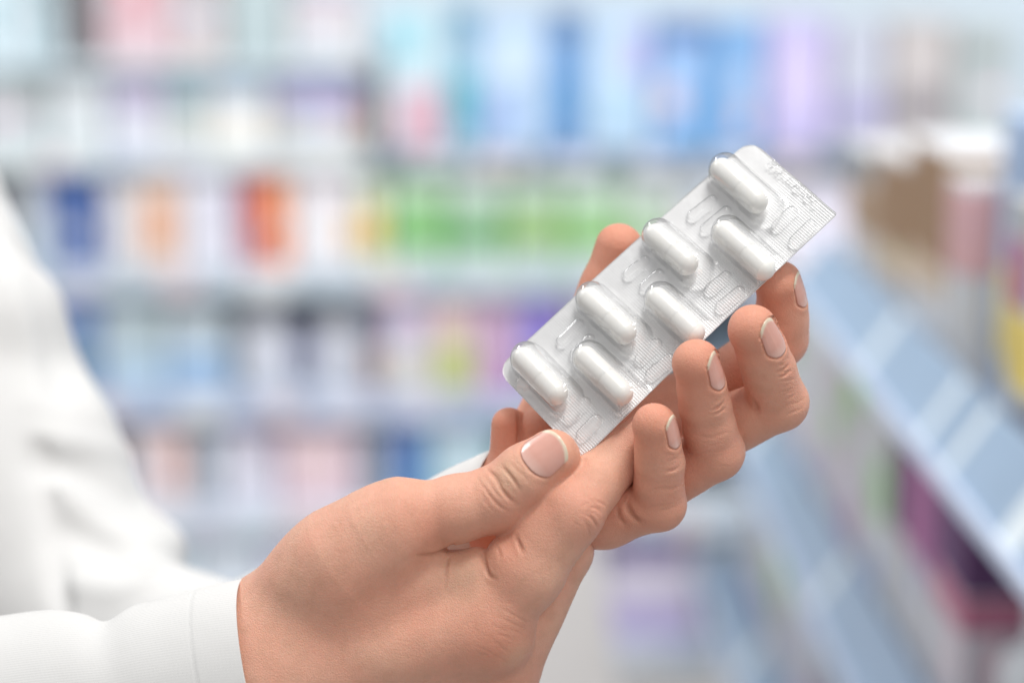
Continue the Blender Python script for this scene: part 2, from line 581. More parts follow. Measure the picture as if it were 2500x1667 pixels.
gl = ["leftmost of the green cartons on the third shelf", "second green carton from the left on the third shelf",
      "third green carton from the left on the third shelf", "fourth green carton, behind the hidden thumb's tip", "palest green carton, rightmost of the row"]
for i in range(5):
    base = [c_(150, 196, 140), c_(158, 196, 160), c_(160, 194, 160), c_(160, 200, 150), c_(186, 204, 190)][i]
    PRODUCTS.append(('c', gx[i], gx[i + 1] - 5, 392 + 8 * (i % 2), base, gl[i], 'box', 'box',
                     ((.0, .5, 1, .78, [c_(104, 176, 84), c_(96, 160, 100), c_(136, 176, 92), c_(128, 184, 104), c_(160, 195, 150)][i]), (.15, .08, .85, .42, [c_(176, 206, 176), c_(196, 212, 206), c_(186, 204, 190), c_(198, 216, 206), c_(206, 216, 212)][i]), (.2, .82, .8, .97, c_(190, 204, 200)))))
PRODUCTS += [
    ('c', 1646, 1790, 372, c_(220, 224, 226), "white carton behind the blister pack's upper half", 'box', 'box', ((.1, .55, .7, .8, c_(225, 180, 190)),)),
    ('c', 1796, 1930, 380, c_(214, 214, 226), "white-lilac carton left of the pack's top corner", 'box', 'box'),
    ('c', 1936, 2090, 360, c_(218, 214, 228), "pale lilac carton just right of the blister pack", 'box', 'box'),
    # row d
    ('d', 100, 232, 640 + 30, c_(56, 100, 176), "blue carton beside the coat on the fourth shelf", 'box', 'box', ((.1, .45, .9, .95, c_(100, 135, 165)),)),
    ('d', 238, 400, 745, c_(166, 182, 188), "grey-teal carton with a light blue foot on the fourth shelf", 'box', 'box', ((.1, .55, 1, .96, c_(172, 198, 220)),)),
    ('d', 406, 556, 760, c_(174, 186, 194), "grey carton with a blue lower half left of the white bottles", 'box', 'box', ((.0, .45, 1, .96, c_(150, 182, 216)),)),
    ('d', 566, 706, 742, c_(218, 220, 230), "white bottle standing left on the fourth shelf", 'bottle', 'bottle', ()),
    ('d', 712, 752, 790, c_(160, 164, 198), "slim lavender tube added to fill the gap between two white bottles", 'tube', 'tube', ()),  # made-up tube that fills an empty gap in the row
    ('d', 758, 888, 735, c_(218, 220, 230), "white bottle right of the slim lavender gap tube", 'bottle', 'bottle', ()),
    ('d', 894, 930, 735, c_(110, 118, 140), "slim dark grey block standing in for the shaded gap right of the white bottles", 'box', 'box', ((.1, .5, .9, .9, c_(205, 175, 165)),)),  # dark block added where the row only has a shaded gap
    ('d', 936, 1050, 720, c_(206, 182, 206), "pink-lilac carton with a cream foot on the fourth shelf", 'box', 'box', ((.05, .55, 1, .96, c_(206, 206, 200)),)),
    ('d', 1056, 1160, 705, c_(212, 186, 186), "pink carton with a yellow-green lower patch", 'box', 'box', ((.1, .5, .95, .95, c_(186, 198, 120)),)),
    ('d', 1166, 1262, 690, c_(196, 156, 196), "orchid pink carton left of the violet carton", 'box', 'box'),
    ('d', 1268, 1400, 672, c_(120, 92, 168), "violet carton behind the blister pack's lower end", 'box', 'box', ((.05, .25, .6, .7, c_(138, 126, 214)), (.6, .0, 1, .3, c_(120, 60, 130)))),
    ('d', 1406, 1560, 690, c_(190, 180, 210), "lavender carton behind the middle of the blister pack", 'box', 'box'),
    # row e
    ('e', 316, 455, 1050, c_(220, 206, 208), "pale pink carton beside the coat sleeve on the fifth shelf", 'box', 'box', ((.6, .1, .95, .8, c_(222, 178, 168)),)),
    ('e', 462, 532, 1060, c_(160, 174, 188), "grey-blue slim block standing in for the shaded gap on the fifth shelf", 'box', 'box'),  # grey block put into a gap, its shade given as colour
    ('e', 538, 676, 1050, c_(208, 206, 222), "white-lilac carton left of the pink carton on the fifth shelf", 'box', 'box', ((.5, .05, .95, .3, c_(160, 140, 160)),)),
    ('e', 682, 872, 1052, c_(216, 192, 204), "wide pink carton on the fifth shelf", 'box', 'box', ((.2, .2, .7, .6, c_(222, 196, 196)),)),
    ('e', 878, 946, 1060, c_(140, 150, 166), "dark grey slim carton left of the blue carton", 'box', 'box'),
    ('e', 952, 1040, 1010, c_(78, 132, 190), "mid-blue carton above the front hand's thumb knuckle", 'box', 'box', ((.1, .1, .6, .6, c_(84, 110, 180)),)),
    ('e', 1046, 1215, 995, c_(160, 200, 214), "pale cyan-blue carton left of the blister pack's lower corner", 'box', 'box', ((.2, .45, .9, .9, c_(186, 214, 222)),)),
    # row f
    ('f', 300, 470, 1262, c_(206, 220, 230), "pale blue-white carton at left on the lowest shelf", 'box', 'box'),
    ('f', 476, 640, 1268, c_(212, 222, 234), "white-blue carton above the front sleeve's cuff", 'box', 'box'),
    ('f', 646, 830, 1262, c_(206, 206, 228), "pale lavender carton above the front hand's wrist", 'box', 'box'),
    ('f', 1478, 1700, 1310, c_(206, 200, 214), "white carton with a purple band under the far hand", 'box', 'box', ((.0, .04, .9, .26, c_(104, 84, 152)), (.0, .6, 1, .99, c_(182, 172, 214)))),
    ('f', 1706, 1900, 1270, c_(166, 170, 178), "grey carton on the lowest shelf right of the purple-banded one", 'box', 'box'),
]
for p in PRODUCTS:
    row, x0, x1, yt, col, lab, cat, kind = p[:8]
    product(row, x0, x1, yt, col, lab, cat, kind, p[8] if len(p) > 8 else ())

# ------------------------------------------------------------------ aisle shelving at right, running towards the camera
fdir = ((1108 - W0 / 2) / DN) * RIGHT + ((H0 / 2 + 351) / DN) * UP + FWD
fdir[2] = 0.0
fdir /= np.linalg.norm(fdir)
gx_dir = np.array([fdir[1], -fdir[0], 0.0])        # into the shelf (to the right)
UPW = np.array([0, 0, 1.0])
r_ = ray(2250, 1110)
P1 = CAM + r_ * 1.25                                # a point on the lower edge of the upper rail


def G(a, b, c, base=P1):
    """a metres along the aisle (away), b into the shelf, c up"""
    return base + a * fdir + b * gx_dir + c * UPW


def hexa(name, c0, mat, parent, smooth=False):
    """c0: 8 corners (bottom 4 ccw, top 4)"""
    f = [(0, 3, 2, 1), (4, 5, 6, 7), (0, 1, 5, 4), (1, 2, 6, 5), (2, 3, 7, 6), (3, 0, 4, 7)]
    bm = bmesh.new()
    vs = [bm.verts.new(tuple(p)) for p in c0]
    for q in f:
        bm.faces.new([vs[i] for i in q])
    bmesh.ops.recalc_face_normals(bm, faces=bm.faces)
    bmesh.ops.bevel(bm, geom=list(bm.edges), offset=0.001, segments=1, affect='EDGES')
    v = np.array([tuple(q.co) for q in bm.verts])
    ff = [[q.index for q in fc.verts] for fc in bm.faces]
    bm.free()
    return pyd(name, v, ff, mat, parent, smooth)


A0, A1 = -0.55, 1.12
aisle = empty("aisle_shelving", G(0.3, 0.2, -0.4))
tag(aisle, "blurred pale shelving with blue price rails at right, running towards the camera", "shelving")
AEND = 0.50
for si, dz in enumerate((0.0, -0.2, -0.4)):
    A1 = AEND if si == 0 else 1.12
    hexa("shelf_board", [G(A0, .02, dz - .012), G(A1, .02, dz - .012), G(A1, .36, dz - .012), G(A0, .36, dz - .012),
                         G(A0, .02, dz + .004), G(A1, .02, dz + .004), G(A1, .36, dz + .004), G(A0, .36, dz + .004)], card(srgb(205, 212, 220)), aisle)
    rail = hexa("price_rail", [G(A0, 0, dz), G(A1, 0, dz), G(A1, .008, dz - .006), G(A0, .008, dz - .006),
                               G(A0, .026, dz + .037), G(A1, .026, dz + .037), G(A1, .034, dz + .031), G(A0, .034, dz + .031)], card(srgb(138, 162, 188), 0.35), aisle)
    lip = hexa("rail_lip", [G(A0, -.004, dz - .002), G(A1, -.004, dz - .002), G(A1, .003, dz - .005), G(A0, .003, dz - .005),
                            G(A0, -.002, dz + .006), G(A1, -.002, dz + .006), G(A1, .004, dz + .003), G(A0, .004, dz + .003)], card(srgb(196, 208, 230), 0.35), aisle)
    nrm = np.array([-.043, .030])
    nrm = nrm / np.linalg.norm(nrm) * 0.0012
    def R_(aa, t, o):
        return G(aa, .026 * t + nrm[0] * o, dz + .037 * t + nrm[1] * o)
    spots = [(.012, .014), (-.055, .013), (-.20, .034), (.19, .02)] if si == 0 else [(.36, .02), (.78, .03)]
    for (a, wd) in spots:
        tg = hexa("price_tag", [R_(a, .10, .4), R_(a + wd, .10, .4), R_(a + wd, .10, -.4), R_(a, .10, -.4),
                                R_(a, .97, .4), R_(a + wd, .97, .4), R_(a + wd, .97, -.4), R_(a, .97, -.4)], card(srgb(214, 224, 230), 0.4), rail)
for (b0, b1, t1) in ((A0, AEND, .5), (AEND + .001, 1.12, -.16)):
    hexa("back_panel", [G(b0, .365, -.55), G(b1, .365, -.55), G(b1, .375, -.55), G(b0, .375, -.55),
                        G(b0, .365, t1), G(b1, .365, t1), G(b1, .375, t1), G(b0, .375, t1)], card(srgb(200, 206, 210)), aisle)

GROUP_AISLE = "products on the aisle shelving"


def aisle_at(px, py, b):
    """hit the vertical plane that lies b metres into the shelf -> (a, c)"""
    r = ray(px, py)
    t = ((P1 + b * gx_dir - CAM) @ gx_dir) / (r @ gx_dir)
    q = CAM + r * t - P1
    return q @ fdir, q[2]


def aisle_product(dz, a, wid, hgt, col, label, cat="box", kind='box', b=0.05, dep=0.07, accents=()):
    zb = dz + 0.0046
    nm = {'box': 'medicine_box', 'bottle': 'medicine_bottle', 'pouch': 'product_pouch', 'basket': 'wicker_basket'}[kind]
    t = empty(nm, G(a + wid / 2, b + dep / 2, zb))
    tag(t, label, cat, GROUP_AISLE)
    if kind == 'box':
        hexa("carton", [G(a, b, zb), G(a + wid, b, zb), G(a + wid, b + dep, zb), G(a, b + dep, zb),
                        G(a, b, zb + hgt), G(a + wid, b, zb + hgt), G(a + wid, b + dep, zb + hgt), G(a, b + dep, zb + hgt)], card(col), t)
        rp = random.Random(int(a * 1000 + dz * 77))
        ext = []
        for _ in range(3):
            fx, gy = rp.uniform(.02, .5), rp.uniform(.03, .6)
            ext.append((fx, gy, min(.98, fx + rp.uniform(.2, .5)), min(.98, gy + rp.uniform(.12, .3)),
                        rp.choice([c_(226, 228, 232), c_(190, 150, 190), c_(150, 200, 130), c_(170, 180, 214), c_(226, 200, 208), c_(210, 216, 226)])))
        for iq, (f0, g0, f1, g1, cc) in enumerate((ext if not accents else ext[:1]) + list(accents)):
            o_ = .0005 + .0003 * iq
            a0, a1 = a + wid * f0, a + wid * f1
            z0, z1 = zb + hgt * g0, zb + hgt * g1
            hexa("printed_panel", [G(a0, b - o_, z0), G(a1, b - o_, z0), G(a1, b + .0025, z0), G(a0, b + .0025, z0),
                                   G(a0, b - o_, z1), G(a1, b - o_, z1), G(a1, b + .0025, z1), G(a0, b + .0025, z1)], card(cc), t)
            d0, d1 = b + dep * f0, b + dep * f1
            hexa("printed_panel", [G(a - o_, d0, z0), G(a + .0025, d0, z0), G(a + .0025, d1, z0), G(a - o_, d1, z0),
                                   G(a - o_, d0, z1), G(a + .0025, d0, z1), G(a + .0025, d1, z1), G(a - o_, d1, z1)], card(cc), t)
    else:
        prof = {'bottle': [(0.9, 0), (1, .03), (1, .62), (.93, .70), (.5, .78), (.5, 1.0)],
                'pouch': [(0.8, 0), (1, .04), (1, .8), (.9, .95), (.7, 1.0)],
                'basket': [(.8, 0), (.86, .05), (.98, .6), (1.03, .9), (1.0, 1.0), (.94, 1.0), (.9, .6)]}[kind]
        n = 32
        vs, fs = [], []
        for (rr, tt) in prof:
            for i in range(n):
                an = 2 * math.pi * i / n
                vs.append(G(a + wid / 2 + wid / 2 * rr * math.cos(an), b + dep / 2 + dep / 2 * rr * math.sin(an), zb + hgt * tt))
        for j in range(len(prof) - 1):
            for i in range(n):
                fs.append((j * n + i, j * n + (i + 1) % n, (j + 1) * n + (i + 1) % n, (j + 1) * n + i))
        fs.append(tuple(range(n))[::-1])
        fs.append(tuple((len(prof) - 1) * n + i for i in range(n)))
        pyd("body", vs, fs, card(col), t, True)
        for (f0, g0, f1, g1, cc) in accents:
            vs, fs = [], []
            for tt in (g0, g1):
                for i in range(n):
                    an = 2 * math.pi * i / n
                    vs.append(G(a + wid / 2 + (wid / 2 + .0008) * f1 * math.cos(an), b + dep / 2 + (dep / 2 + .0008) * f1 * math.sin(an), zb + hgt * tt))
            for i in range(n):
                fs.append((i, (i + 1) % n, n + (i + 1) % n, n + i))
            pyd("printed_band", vs, fs, card(cc), t, True)
    return t


W_ = c_(206, 208, 212)
BR, TAN, PUR = c_(148, 110, 70), c_(206, 184, 160), c_(88, 22, 96)
AISLE = [
    (0.0, -.07, .05, .135, c_(176, 178, 180), "grey carton with magenta and yellow patches at the right edge of the picture", "box", 'box', .036, .07, ((.1, .6, .9, .85, c_(176, 90, 130)), (.0, .30, .9, .58, c_(222, 196, 92)), (.0, .02, .5, .25, c_(92, 92, 108)))),
    (0.0, -.015, .05, .17, c_(160, 186, 216), "tall light blue carton with a teal edge at the right edge of the picture", "box", 'box', .06, .07, ((.0, .45, .35, .98, c_(60, 160, 184)), (.3, .05, .9, .3, c_(196, 196, 200)))),
    (0.0, .045, .04, .165, c_(168, 190, 220), "light blue carton beside the teal-edged one", "box", 'box', .055, .07, ((.0, .2, .8, .5, c_(226, 206, 120)),)),
    (0.0, .092, .04, .125, c_(196, 196, 198), "pale carton with a rosy pink top right of the brown cartons", "box", 'box', .036, .07, ((.0, .58, 1, .96, c_(206, 160, 162)),)),
    (0.0, .14, .105, .135, W_, "brown-topped white carton nearest the right edge of the picture", "box", 'box', .036, .07, ((.0, .50, 1, .98, BR), (.0, .36, 1, .50, TAN))),
    (0.0, .255, .105, .115, W_, "brown-topped white carton in the middle of three", "box", 'box', .036, .07, ((.0, .48, 1, .97, BR), (.0, .3, 1, .47, TAN))),
    (0.0, .37, .10, .105, c_(208, 206, 206), "palest brown-topped carton, farthest of three", "box", 'box', .036, .07, ((.0, .45, 1, .8, c_(170, 140, 112)), (.1, .82, .9, .98, c_(108, 118, 126)))),
    (-.2, -.08, .06, .13, c_(206, 210, 216), "white bottle with a green band at the lower right corner", "bottle", 'bottle', .05, .06, ((0, .30, 1, .5, c_(120, 186, 100)),)),
    (-.2, -.01, .06, .11, c_(214, 218, 224), "white bottle under the dark purple carton's edge at lower right", "bottle", 'bottle', .05, .06, ()),
    (-.2, .055, .075, .175, c_(206, 204, 212), "white carton with a dark purple top under the blue price rail", "box", 'box', .036, .07, ((.0, .58, 1, .97, PUR), (.0, .46, 1, .57, c_(196, 110, 140)))),
    (-.2, .14, .075, .17, c_(204, 204, 210), "white carton with a magenta top under the blue price rail", "box", 'box', .036, .07, ((.0, .50, 1, .98, c_(172, 96, 152)),)),
    (-.2, .225, .045, .165, c_(200, 200, 204), "slim white carton with a deep plum top", "box", 'box', .036, .07, ((.0, .52, 1, .95, c_(84, 24, 84)),)),
    (-.2, .28, .09, .172, c_(206, 208, 210), "white carton left of the plum-topped one", "box", 'box', .036, .07, ()),
    (-.2, .38, .08, .178, c_(204, 202, 206), "white carton with a bright green patch near its top", "box", 'box', .036, .07, ((.2, .68, .9, .96, c_(150, 210, 110)),)),
    (-.2, .47, .10, .17, c_(206, 198, 204), "pinkish white carton on the lower aisle shelf", "box", 'box', .036, .07, ()),
    (-.2, .58, .12, .178, c_(206, 210, 212), "pale grey-white carton beyond the pinkish one", "box", 'box', .036, .07, ()),
    (-.2, .71, .14, .172, c_(212, 208, 218), "large off-white carton on the lower aisle shelf below the far knuckle", "box", 'box', .036, .07, ()),
    (-.2, .86, .15, .178, c_(206, 202, 216), "lavender-white carton at the lower aisle shelf's far end", "box", 'box', .036, .07, ()),
    (-.4, .56, .14, .175, c_(200, 204, 214), "pale grey-blue carton on the bottom aisle shelf", "box", 'box', .036, .07, ()),
    (-.4, .71, .14, .17, c_(214, 208, 216), "pinkish white carton on the bottom aisle shelf", "box", 'box', .036, .07, ()),
    (-.4, .86, .15, .178, c_(208, 212, 216), "white carton at the bottom aisle shelf's far end", "box", 'box', .036, .07, ((.0, .0, 1, .2, c_(150, 140, 196)),)),
]
for q in AISLE:
    aisle_product(*q)

# ------------------------------------------------------------------ a pale display panel standing in the aisle
YP = 1.86
pl, pr = on_wall(1180, 1400, YP)[0], on_wall(1462, 1400, YP)[0]
ptop = on_wall(1300, 1290, YP)[2]
stand = empty("display_panel", ((pl + pr) / 2, YP, 0.0))
tag(stand, "pale grey-beige upright display panel behind the front hand's knuckles", "display panel")
v, f = box_geo(pl, pr, YP - 0.006, YP + 0.006, 0.02, ptop, 0.002)
v = np.asarray(v)
v[:, 0] += (ptop - v[:, 2]) * 0.13 * (v[:, 0] > (pl + pr) / 2)
pyd("panel", v, f, card(srgb(212, 208, 206)), stand)
v, f = box_geo(pl - 0.02, pr + 0.17, YP - 0.09, YP + 0.09, 0.0, 0.019, 0.003)
pyd("base", v, f, card(srgb(190, 190, 192)), stand)

# ------------------------------------------------------------------ implicit surfaces for hands and cloth
F32 = np.float32


def smin(a, b, k):
    h = np.maximum(k - np.abs(a - b), 0.0) / k
    return np.minimum(a, b) - h * h * k * 0.25


def smax(a, b, k):
    return -smin(-a, -b, k)


def cone(P, a, b, r1, r2, flat=None, ff=1.0):
    """tapered capsule; flat: direction squeezed by the factor ff"""
    a = np.asarray(a, F32)
    b = np.asarray(b, F32)
    if flat is not None:
        n = np.asarray(flat, F32)
        n = n / np.linalg.norm(n)
        m = (a + b) / 2
        q = (P - m) @ n
        P = P + (q * (1 / ff - 1))[:, None] * n
        qa, qb = (a - m) @ n, (b - m) @ n
        a = a + qa * (1 / ff - 1) * n
        b = b + qb * (1 / ff - 1) * n
    ba = b - a
    pa = P - a
    t = np.clip(pa @ ba / (ba @ ba), 0, 1)
    d = pa - t[:, None] * ba
    return np.sqrt(np.einsum('ij,ij->i', d, d)) - (r1 + (r2 - r1) * t)


def ell(P, c, R):
    q = (P - np.asarray(c, F32))
    R = np.asarray(R, F32)
    k0 = np.sqrt(((q / R) ** 2).sum(1)) + 1e-6
    k1 = np.sqrt(((q / (R * R)) ** 2).sum(1)) + 1e-9
    return k0 * (k0 - 1) / k1


def chain(P, pts, k=14):
    """pts: [(point, radius), ...]"""
    f = None
    for (a, ra), (b, rb) in zip(pts[:-1], pts[1:]):
        g = cone(P, a, b, ra, rb)
        f = g if f is None else smin(f, g, k)
    return f


def surface_nets(fun, lo, hi, h, block=16):
    lo = np.asarray(lo, float)
    n = np.ceil((np.asarray(hi) - lo) / h).astype(int) + 1
    n = (np.ceil(n / block) * block).astype(int)
    Fv = np.empty(n, F32)
    nb = n // block
    idx = np.stack(np.meshgrid(*[np.arange(q) for q in nb], indexing='ij'), -1).reshape(-1, 3)
    cen = lo + (idx * block + (block - 1) / 2) * h
    fc = fun(cen.astype(F32))
    rad = block * h * 0.5 * 1.74 * 1.35 + 4 * h
    loc = np.stack(np.meshgrid(*[np.arange(block)] * 3, indexing='ij'), -1).reshape(-1, 3)
    near = np.abs(fc) < rad
    for (i, j, k), v in zip(idx[~near], fc[~near]):
        Fv[i * block:(i + 1) * block, j * block:(j + 1) * block, k * block:(k + 1) * block] = v
    act = idx[near]
    for s in range(0, len(act), 32):
        ch = act[s:s + 32]
        P = (lo + ((ch[:, None, :] * block + loc[None]) * h)).reshape(-1, 3).astype(F32)
        vals = fun(P).reshape(len(ch), block, block, block)
        for (i, j, k), v in zip(ch, vals):
            Fv[i * block:(i + 1) * block, j * block:(j + 1) * block, k * block:(k + 1) * block] = v
    Sg = Fv < 0
    c = np.zeros(np.array(n) - 1, np.int8)
    for di in (0, 1):
        for dj in (0, 1):
            for dk in (0, 1):
                c += Sg[di:n[0] - 1 + di, dj:n[1] - 1 + dj, dk:n[2] - 1 + dk]
    cells = np.argwhere((c > 0) & (c < 8))
    ids = -np.ones(np.array(n) - 1, np.int64)
    ids[tuple(cells.T)] = np.arange(len(cells))
    acc = np.zeros((len(cells), 3))
    cnt = np.zeros(len(cells))
    corners = [(a, b, d) for a in (0, 1) for b in (0, 1) for d in (0, 1)]
    for p in corners:
        for ax in range(3):
            if p[ax] == 0:
                q = list(p)
                q[ax] = 1
                A = cells + p
                B = cells + q
                fa, fb = Fv[tuple(A.T)], Fv[tuple(B.T)]
                m = (fa < 0) != (fb < 0)
                t = np.where(m, fa / np.where(m, fa - fb, 1), 0)
                pt = A + t[:, None] * (B - A)
                acc += np.where(m[:, None], pt, 0)
                cnt += m
    verts = lo + acc / cnt[:, None] * h
    quads = []
    for ax in range(3):
        o1, o2 = (ax + 1) % 3, (ax + 2) % 3
        sl0 = [slice(None)] * 3
        sl1 = [slice(None)] * 3
        sl0[ax] = slice(0, -1)
        sl1[ax] = slice(1, None)
        s0, s1 = Sg[tuple(sl0)], Sg[tuple(sl1)]
        e = np.argwhere(s0 != s1)
        ok = (e[:, o1] > 0) & (e[:, o2] > 0) & (e[:, o1] < n[o1] - 1) & (e[:, o2] < n[o2] - 1)
        e = e[ok]
        inside = Sg[tuple(e.T)]
        q = []
        for d1, d2 in ((-1, -1), (0, -1), (0, 0), (-1, 0)):
            cc = e.copy()
            cc[:, o1] += d1
            cc[:, o2] += d2
            q.append(ids[tuple(cc.T)])
        q = np.stack(q, 1)
        q[~inside] = q[~inside][:, ::-1]
        quads.append(q)
    quads = np.concatenate(quads)
    quads = quads[(quads >= 0).all(1)]
    return verts, quads


def subdivide(verts, quads):
    e = np.concatenate([quads[:, [0, 1]], quads[:, [1, 2]], quads[:, [2, 3]], quads[:, [3, 0]]])
    es = np.sort(e, 1)
    key = es[:, 0] * len(verts) + es[:, 1]
    u, first, inv = np.unique(key, return_index=True, return_inverse=True)
    mids = verts[es[first]].mean(1)
    cen = verts[quads].mean(1)
    nv, ne = len(verts), len(u)
    m = inv.reshape(4, -1) + nv
    c = np.arange(len(quads)) + nv + ne
    q = quads
    new = np.concatenate([np.stack([q[:, i], m[i], c, m[i - 1]], 1) for i in range(4)])
    return np.concatenate([verts, mids, cen]), new


def grad(fun, P, e=1.0):
    g = np.zeros_like(P)
    for s in ((1, -1, -1), (-1, -1, 1), (-1, 1, -1), (1, 1, 1)):
        s = np.array(s, F32)
        g += s * fun(P + s * e)[:, None]
    return g / (np.linalg.norm(g, axis=1, keepdims=True) + 1e-9)


def project(fun, P, it=2, e=1.5, lim=4.0):
    P = P.astype(F32)
    g = grad(fun, P, e)
    for _ in range(it):
        P = P - g * np.clip(fun(P), -lim, lim)[:, None]
    return P


EYE = np.array([0, -DN, 0], F32)


def surf(fun, px, py, d0=-420.0):
    """point where the sight line through a grid position meets a surface"""
    d = V(px, py, 0) - EYE
    d = d / np.linalg.norm(d)
    t = DN + d0
    for _ in range(90):
        p = (EYE + d * t).astype(F32)
        v = float(fun(p[None])[0])
        if v < 0.3:
            break
        t += max(v * 0.7, 0.3)
    return p


def surf_line(fun, pts, d0=-420.0, n=6):
    """a line drawn over a surface: grid positions -> points lying on it"""
    p = np.array(pts, float)
    q = []
    for i in range(len(p) - 1):
        a, b, c, d = p[max(i - 1, 0)], p[i], p[i + 1], p[min(i + 2, len(p) - 1)]
        for u in np.linspace(0, 1, n, endpoint=False):
            q.append(0.5 * (2 * b + (c - a) * u + (2 * a - 5 * b + 4 * c - d) * u ** 2 + (3 * b - a - 3 * c + d) * u ** 3))
    q.append(p[-1])
    D_ = np.array([V(x, y, 0) for x, y in q]) - EYE
    D_ /= np.linalg.norm(D_, axis=1, keepdims=True)
    t = np.full(len(q), DN + d0)
    for _ in range(70):
        v = fun((EYE + D_ * t[:, None]).astype(F32))
        t += np.where(v < 0.3, 0, np.maximum(v * 0.75, 0.3))
    P = (EYE + D_ * t[:, None]).astype(F32)
    ok = np.abs(fun(P)) < 3
    return P[ok] if ok.sum() > 1 else P


def seg_dist(P, pts):
    d = None
    for a, b in zip(pts[:-1], pts[1:]):
        g = cone(P, a, b, 0.0, 0.0)
        d = g if d is None else np.minimum(d, g)
    return d


def lumps(P, amp, sc):
    x, y, z = P[:, 0] / sc, P[:, 1] / sc, P[:, 2] / sc
    return amp * (np.sin(x * 1.3 + 1.1 * np.sin(z * 0.9 + y)) * np.sin(z * 1.1 + 0.7 * np.sin(y * 1.4)) + 0.5 * np.sin(2.3 * y + x - 1.7 * z))


def nail_geo(fun, C, axis, m, half, l0, l1, free_from, lift=2.0, curve=0.0, taper=1.0, ns=30, nl=32):
    """nail plate laid on a fingertip; returns verts, faces, free attr, lunula attr and its outline"""
    a = np.asarray(axis, float)
    a /= np.linalg.norm(a)
    m = np.asarray(m, float) - (np.asarray(m, float) @ a) * a
    m /= np.linalg.norm(m)
    b = np.cross(a, m)
    C = np.asarray(C, float)
    s = np.linspace(-1, 1, ns)
    t = np.linspace(0, 1, nl)
    L = l1 - l0
    lm = l0 + L * 0.45

    def radius(l, ph):
        d = m * math.cos(ph) + b * math.sin(ph)
        o = C + a * l
        lo_, hi_ = 0.0, 140.0
        ts = np.linspace(lo_, hi_, 281)
        vals = fun((o + ts[:, None] * d).astype(F32))
        k = np.argmax(vals > 0)
        return ts[k], d
    verts = np.zeros((ns, nl, 3))
    free = np.zeros((ns, nl))
    lun = np.zeros((ns, nl))
    for i, si in enumerate(s):
        ph = si * half
        r0, d = radius(l0, ph)
        r1, _ = radius(lm, ph)
        ls = l0 + L * 0.22 * (abs(si) ** 2.6) * 0.6
        le = l1 - L * 0.20 * abs(si) ** 2.4
        for j, tj in enumerate(t):
            l = ls + (le - ls) * tj
            # a rounded base: sides pull in near the root
            pin = 1 - 0.20 * max(0, 1 - tj / 0.22) ** 2
            php = ph * pin
            dd = m * math.cos(php) + b * math.sin(php)
            r = r0 + taper * (r1 - r0) * (l - l0) / (lm - l0) - curve * ((l - l0) / L) ** 2
            verts[i, j] = C + a * l + dd * (r + lift * (0.35 + 0.65 * min(1, tj * 3)) - 2.2 * abs(si) ** 6)
            fl = free_from - 0.10 * abs(si) ** 2
            free[i, j] = np.clip((tj - fl) / 0.05, 0, 1)
            lun[i, j] = np.clip(1 - (tj / 0.28) ** 2 - 0.6 * si * si, 0, 1)
    top = verts.reshape(-1, 3)
    cen_dir = -m
    under = (verts - 3.2 * np.array([m * math.cos(x * half) + b * math.sin(x * half) for x in s])[:, None, :]).reshape(-1, 3)
    faces = []
    N = ns * nl
    idx = lambda i, j: i * nl + j
    for i in range(ns - 1):
        for j in range(nl - 1):
            faces.append((idx(i, j), idx(i, j + 1), idx(i + 1, j + 1), idx(i + 1, j)))
            faces.append(tuple(N + q for q in (idx(i, j), idx(i + 1, j), idx(i + 1, j + 1), idx(i, j + 1))))
    rim = [idx(i, 0) for i in range(ns)] + [idx(ns - 1, j) for j in range(1, nl)] + [idx(i, nl - 1) for i in range(ns - 2, -1, -1)] + [idx(0, j) for j in range(nl - 2, 0, -1)]
    for q in range(len(rim)):
        A, B = rim[q], rim[(q + 1) % len(rim)]
        faces.append((A, B, N + B, N + A))
    # check the winding
    f0 = faces[0]
    nn = np.cross(top[f0[1]] - top[f0[0]], top[f0[2]] - top[f0[0]])
    if nn @ m < 0:
        faces = [tuple(reversed(q)) for q in faces]
    k2 = int(nl * 0.80)
    outline = np.concatenate([verts[0, k2:0:-3], verts[::3, 0], verts[-1, 1:k2:3]])
    fr = np.concatenate([free.ravel()] * 2)
    lu = np.concatenate([lun.ravel()] * 2)
    nr = np.repeat(np.array([m * math.cos(x * half) + b * math.sin(x * half) for x in s])[:, None, :], nl, 1).reshape(-1, 3)
    return np.concatenate([top, under]), np.array(faces), fr, lu, outline, nr


# ------------------------------------------------------------------ the person: hands and coat
person = empty("person", cam2world(V(-200, 1500, 1500)))
tag(person, "person in a white lab coat holding a capsule blister pack with both hands", "person")
RT, TOWARD, UPV = np.array([1.0, 0, 0.0]), np.array([0, -1.0, 0]), np.array([0, 0, 1.0])

# ---- near hand (pinches the lower corner)
A = dict(
    T0=V(676, 1508, 62), T1=V(990, 1272, -84), T2=V(1222, 1216, -84), T3=V(1345, 1114, -104),
    I0=V(1178, 1528, -40), Im=V(1285, 1395, -76), I1=V(1393, 1247, -98), Id=V(1445, 1184, -54), I2=V(1490, 1130, -6), I3=V(1585, 1050, -8),
    M0=V(1225, 1625, 70), M1=V(1372, 1345, 66), M2=V(1318, 1285, 120), M3=V(1285, 1275, 150),
    R0=V(1160, 1730, 150), R1=V(1285, 1510, 170), R2=V(1230, 1440, 210), R3=V(1170, 1440, 190),
    Q0=V(1080, 1800, 220), Q1=V(1200, 1640, 250), Q2=V(1140, 1560, 270), Q3=V(1090, 1540, 250),
    WR=V(650, 1690, 40), FA=V(250, 1790, 110))


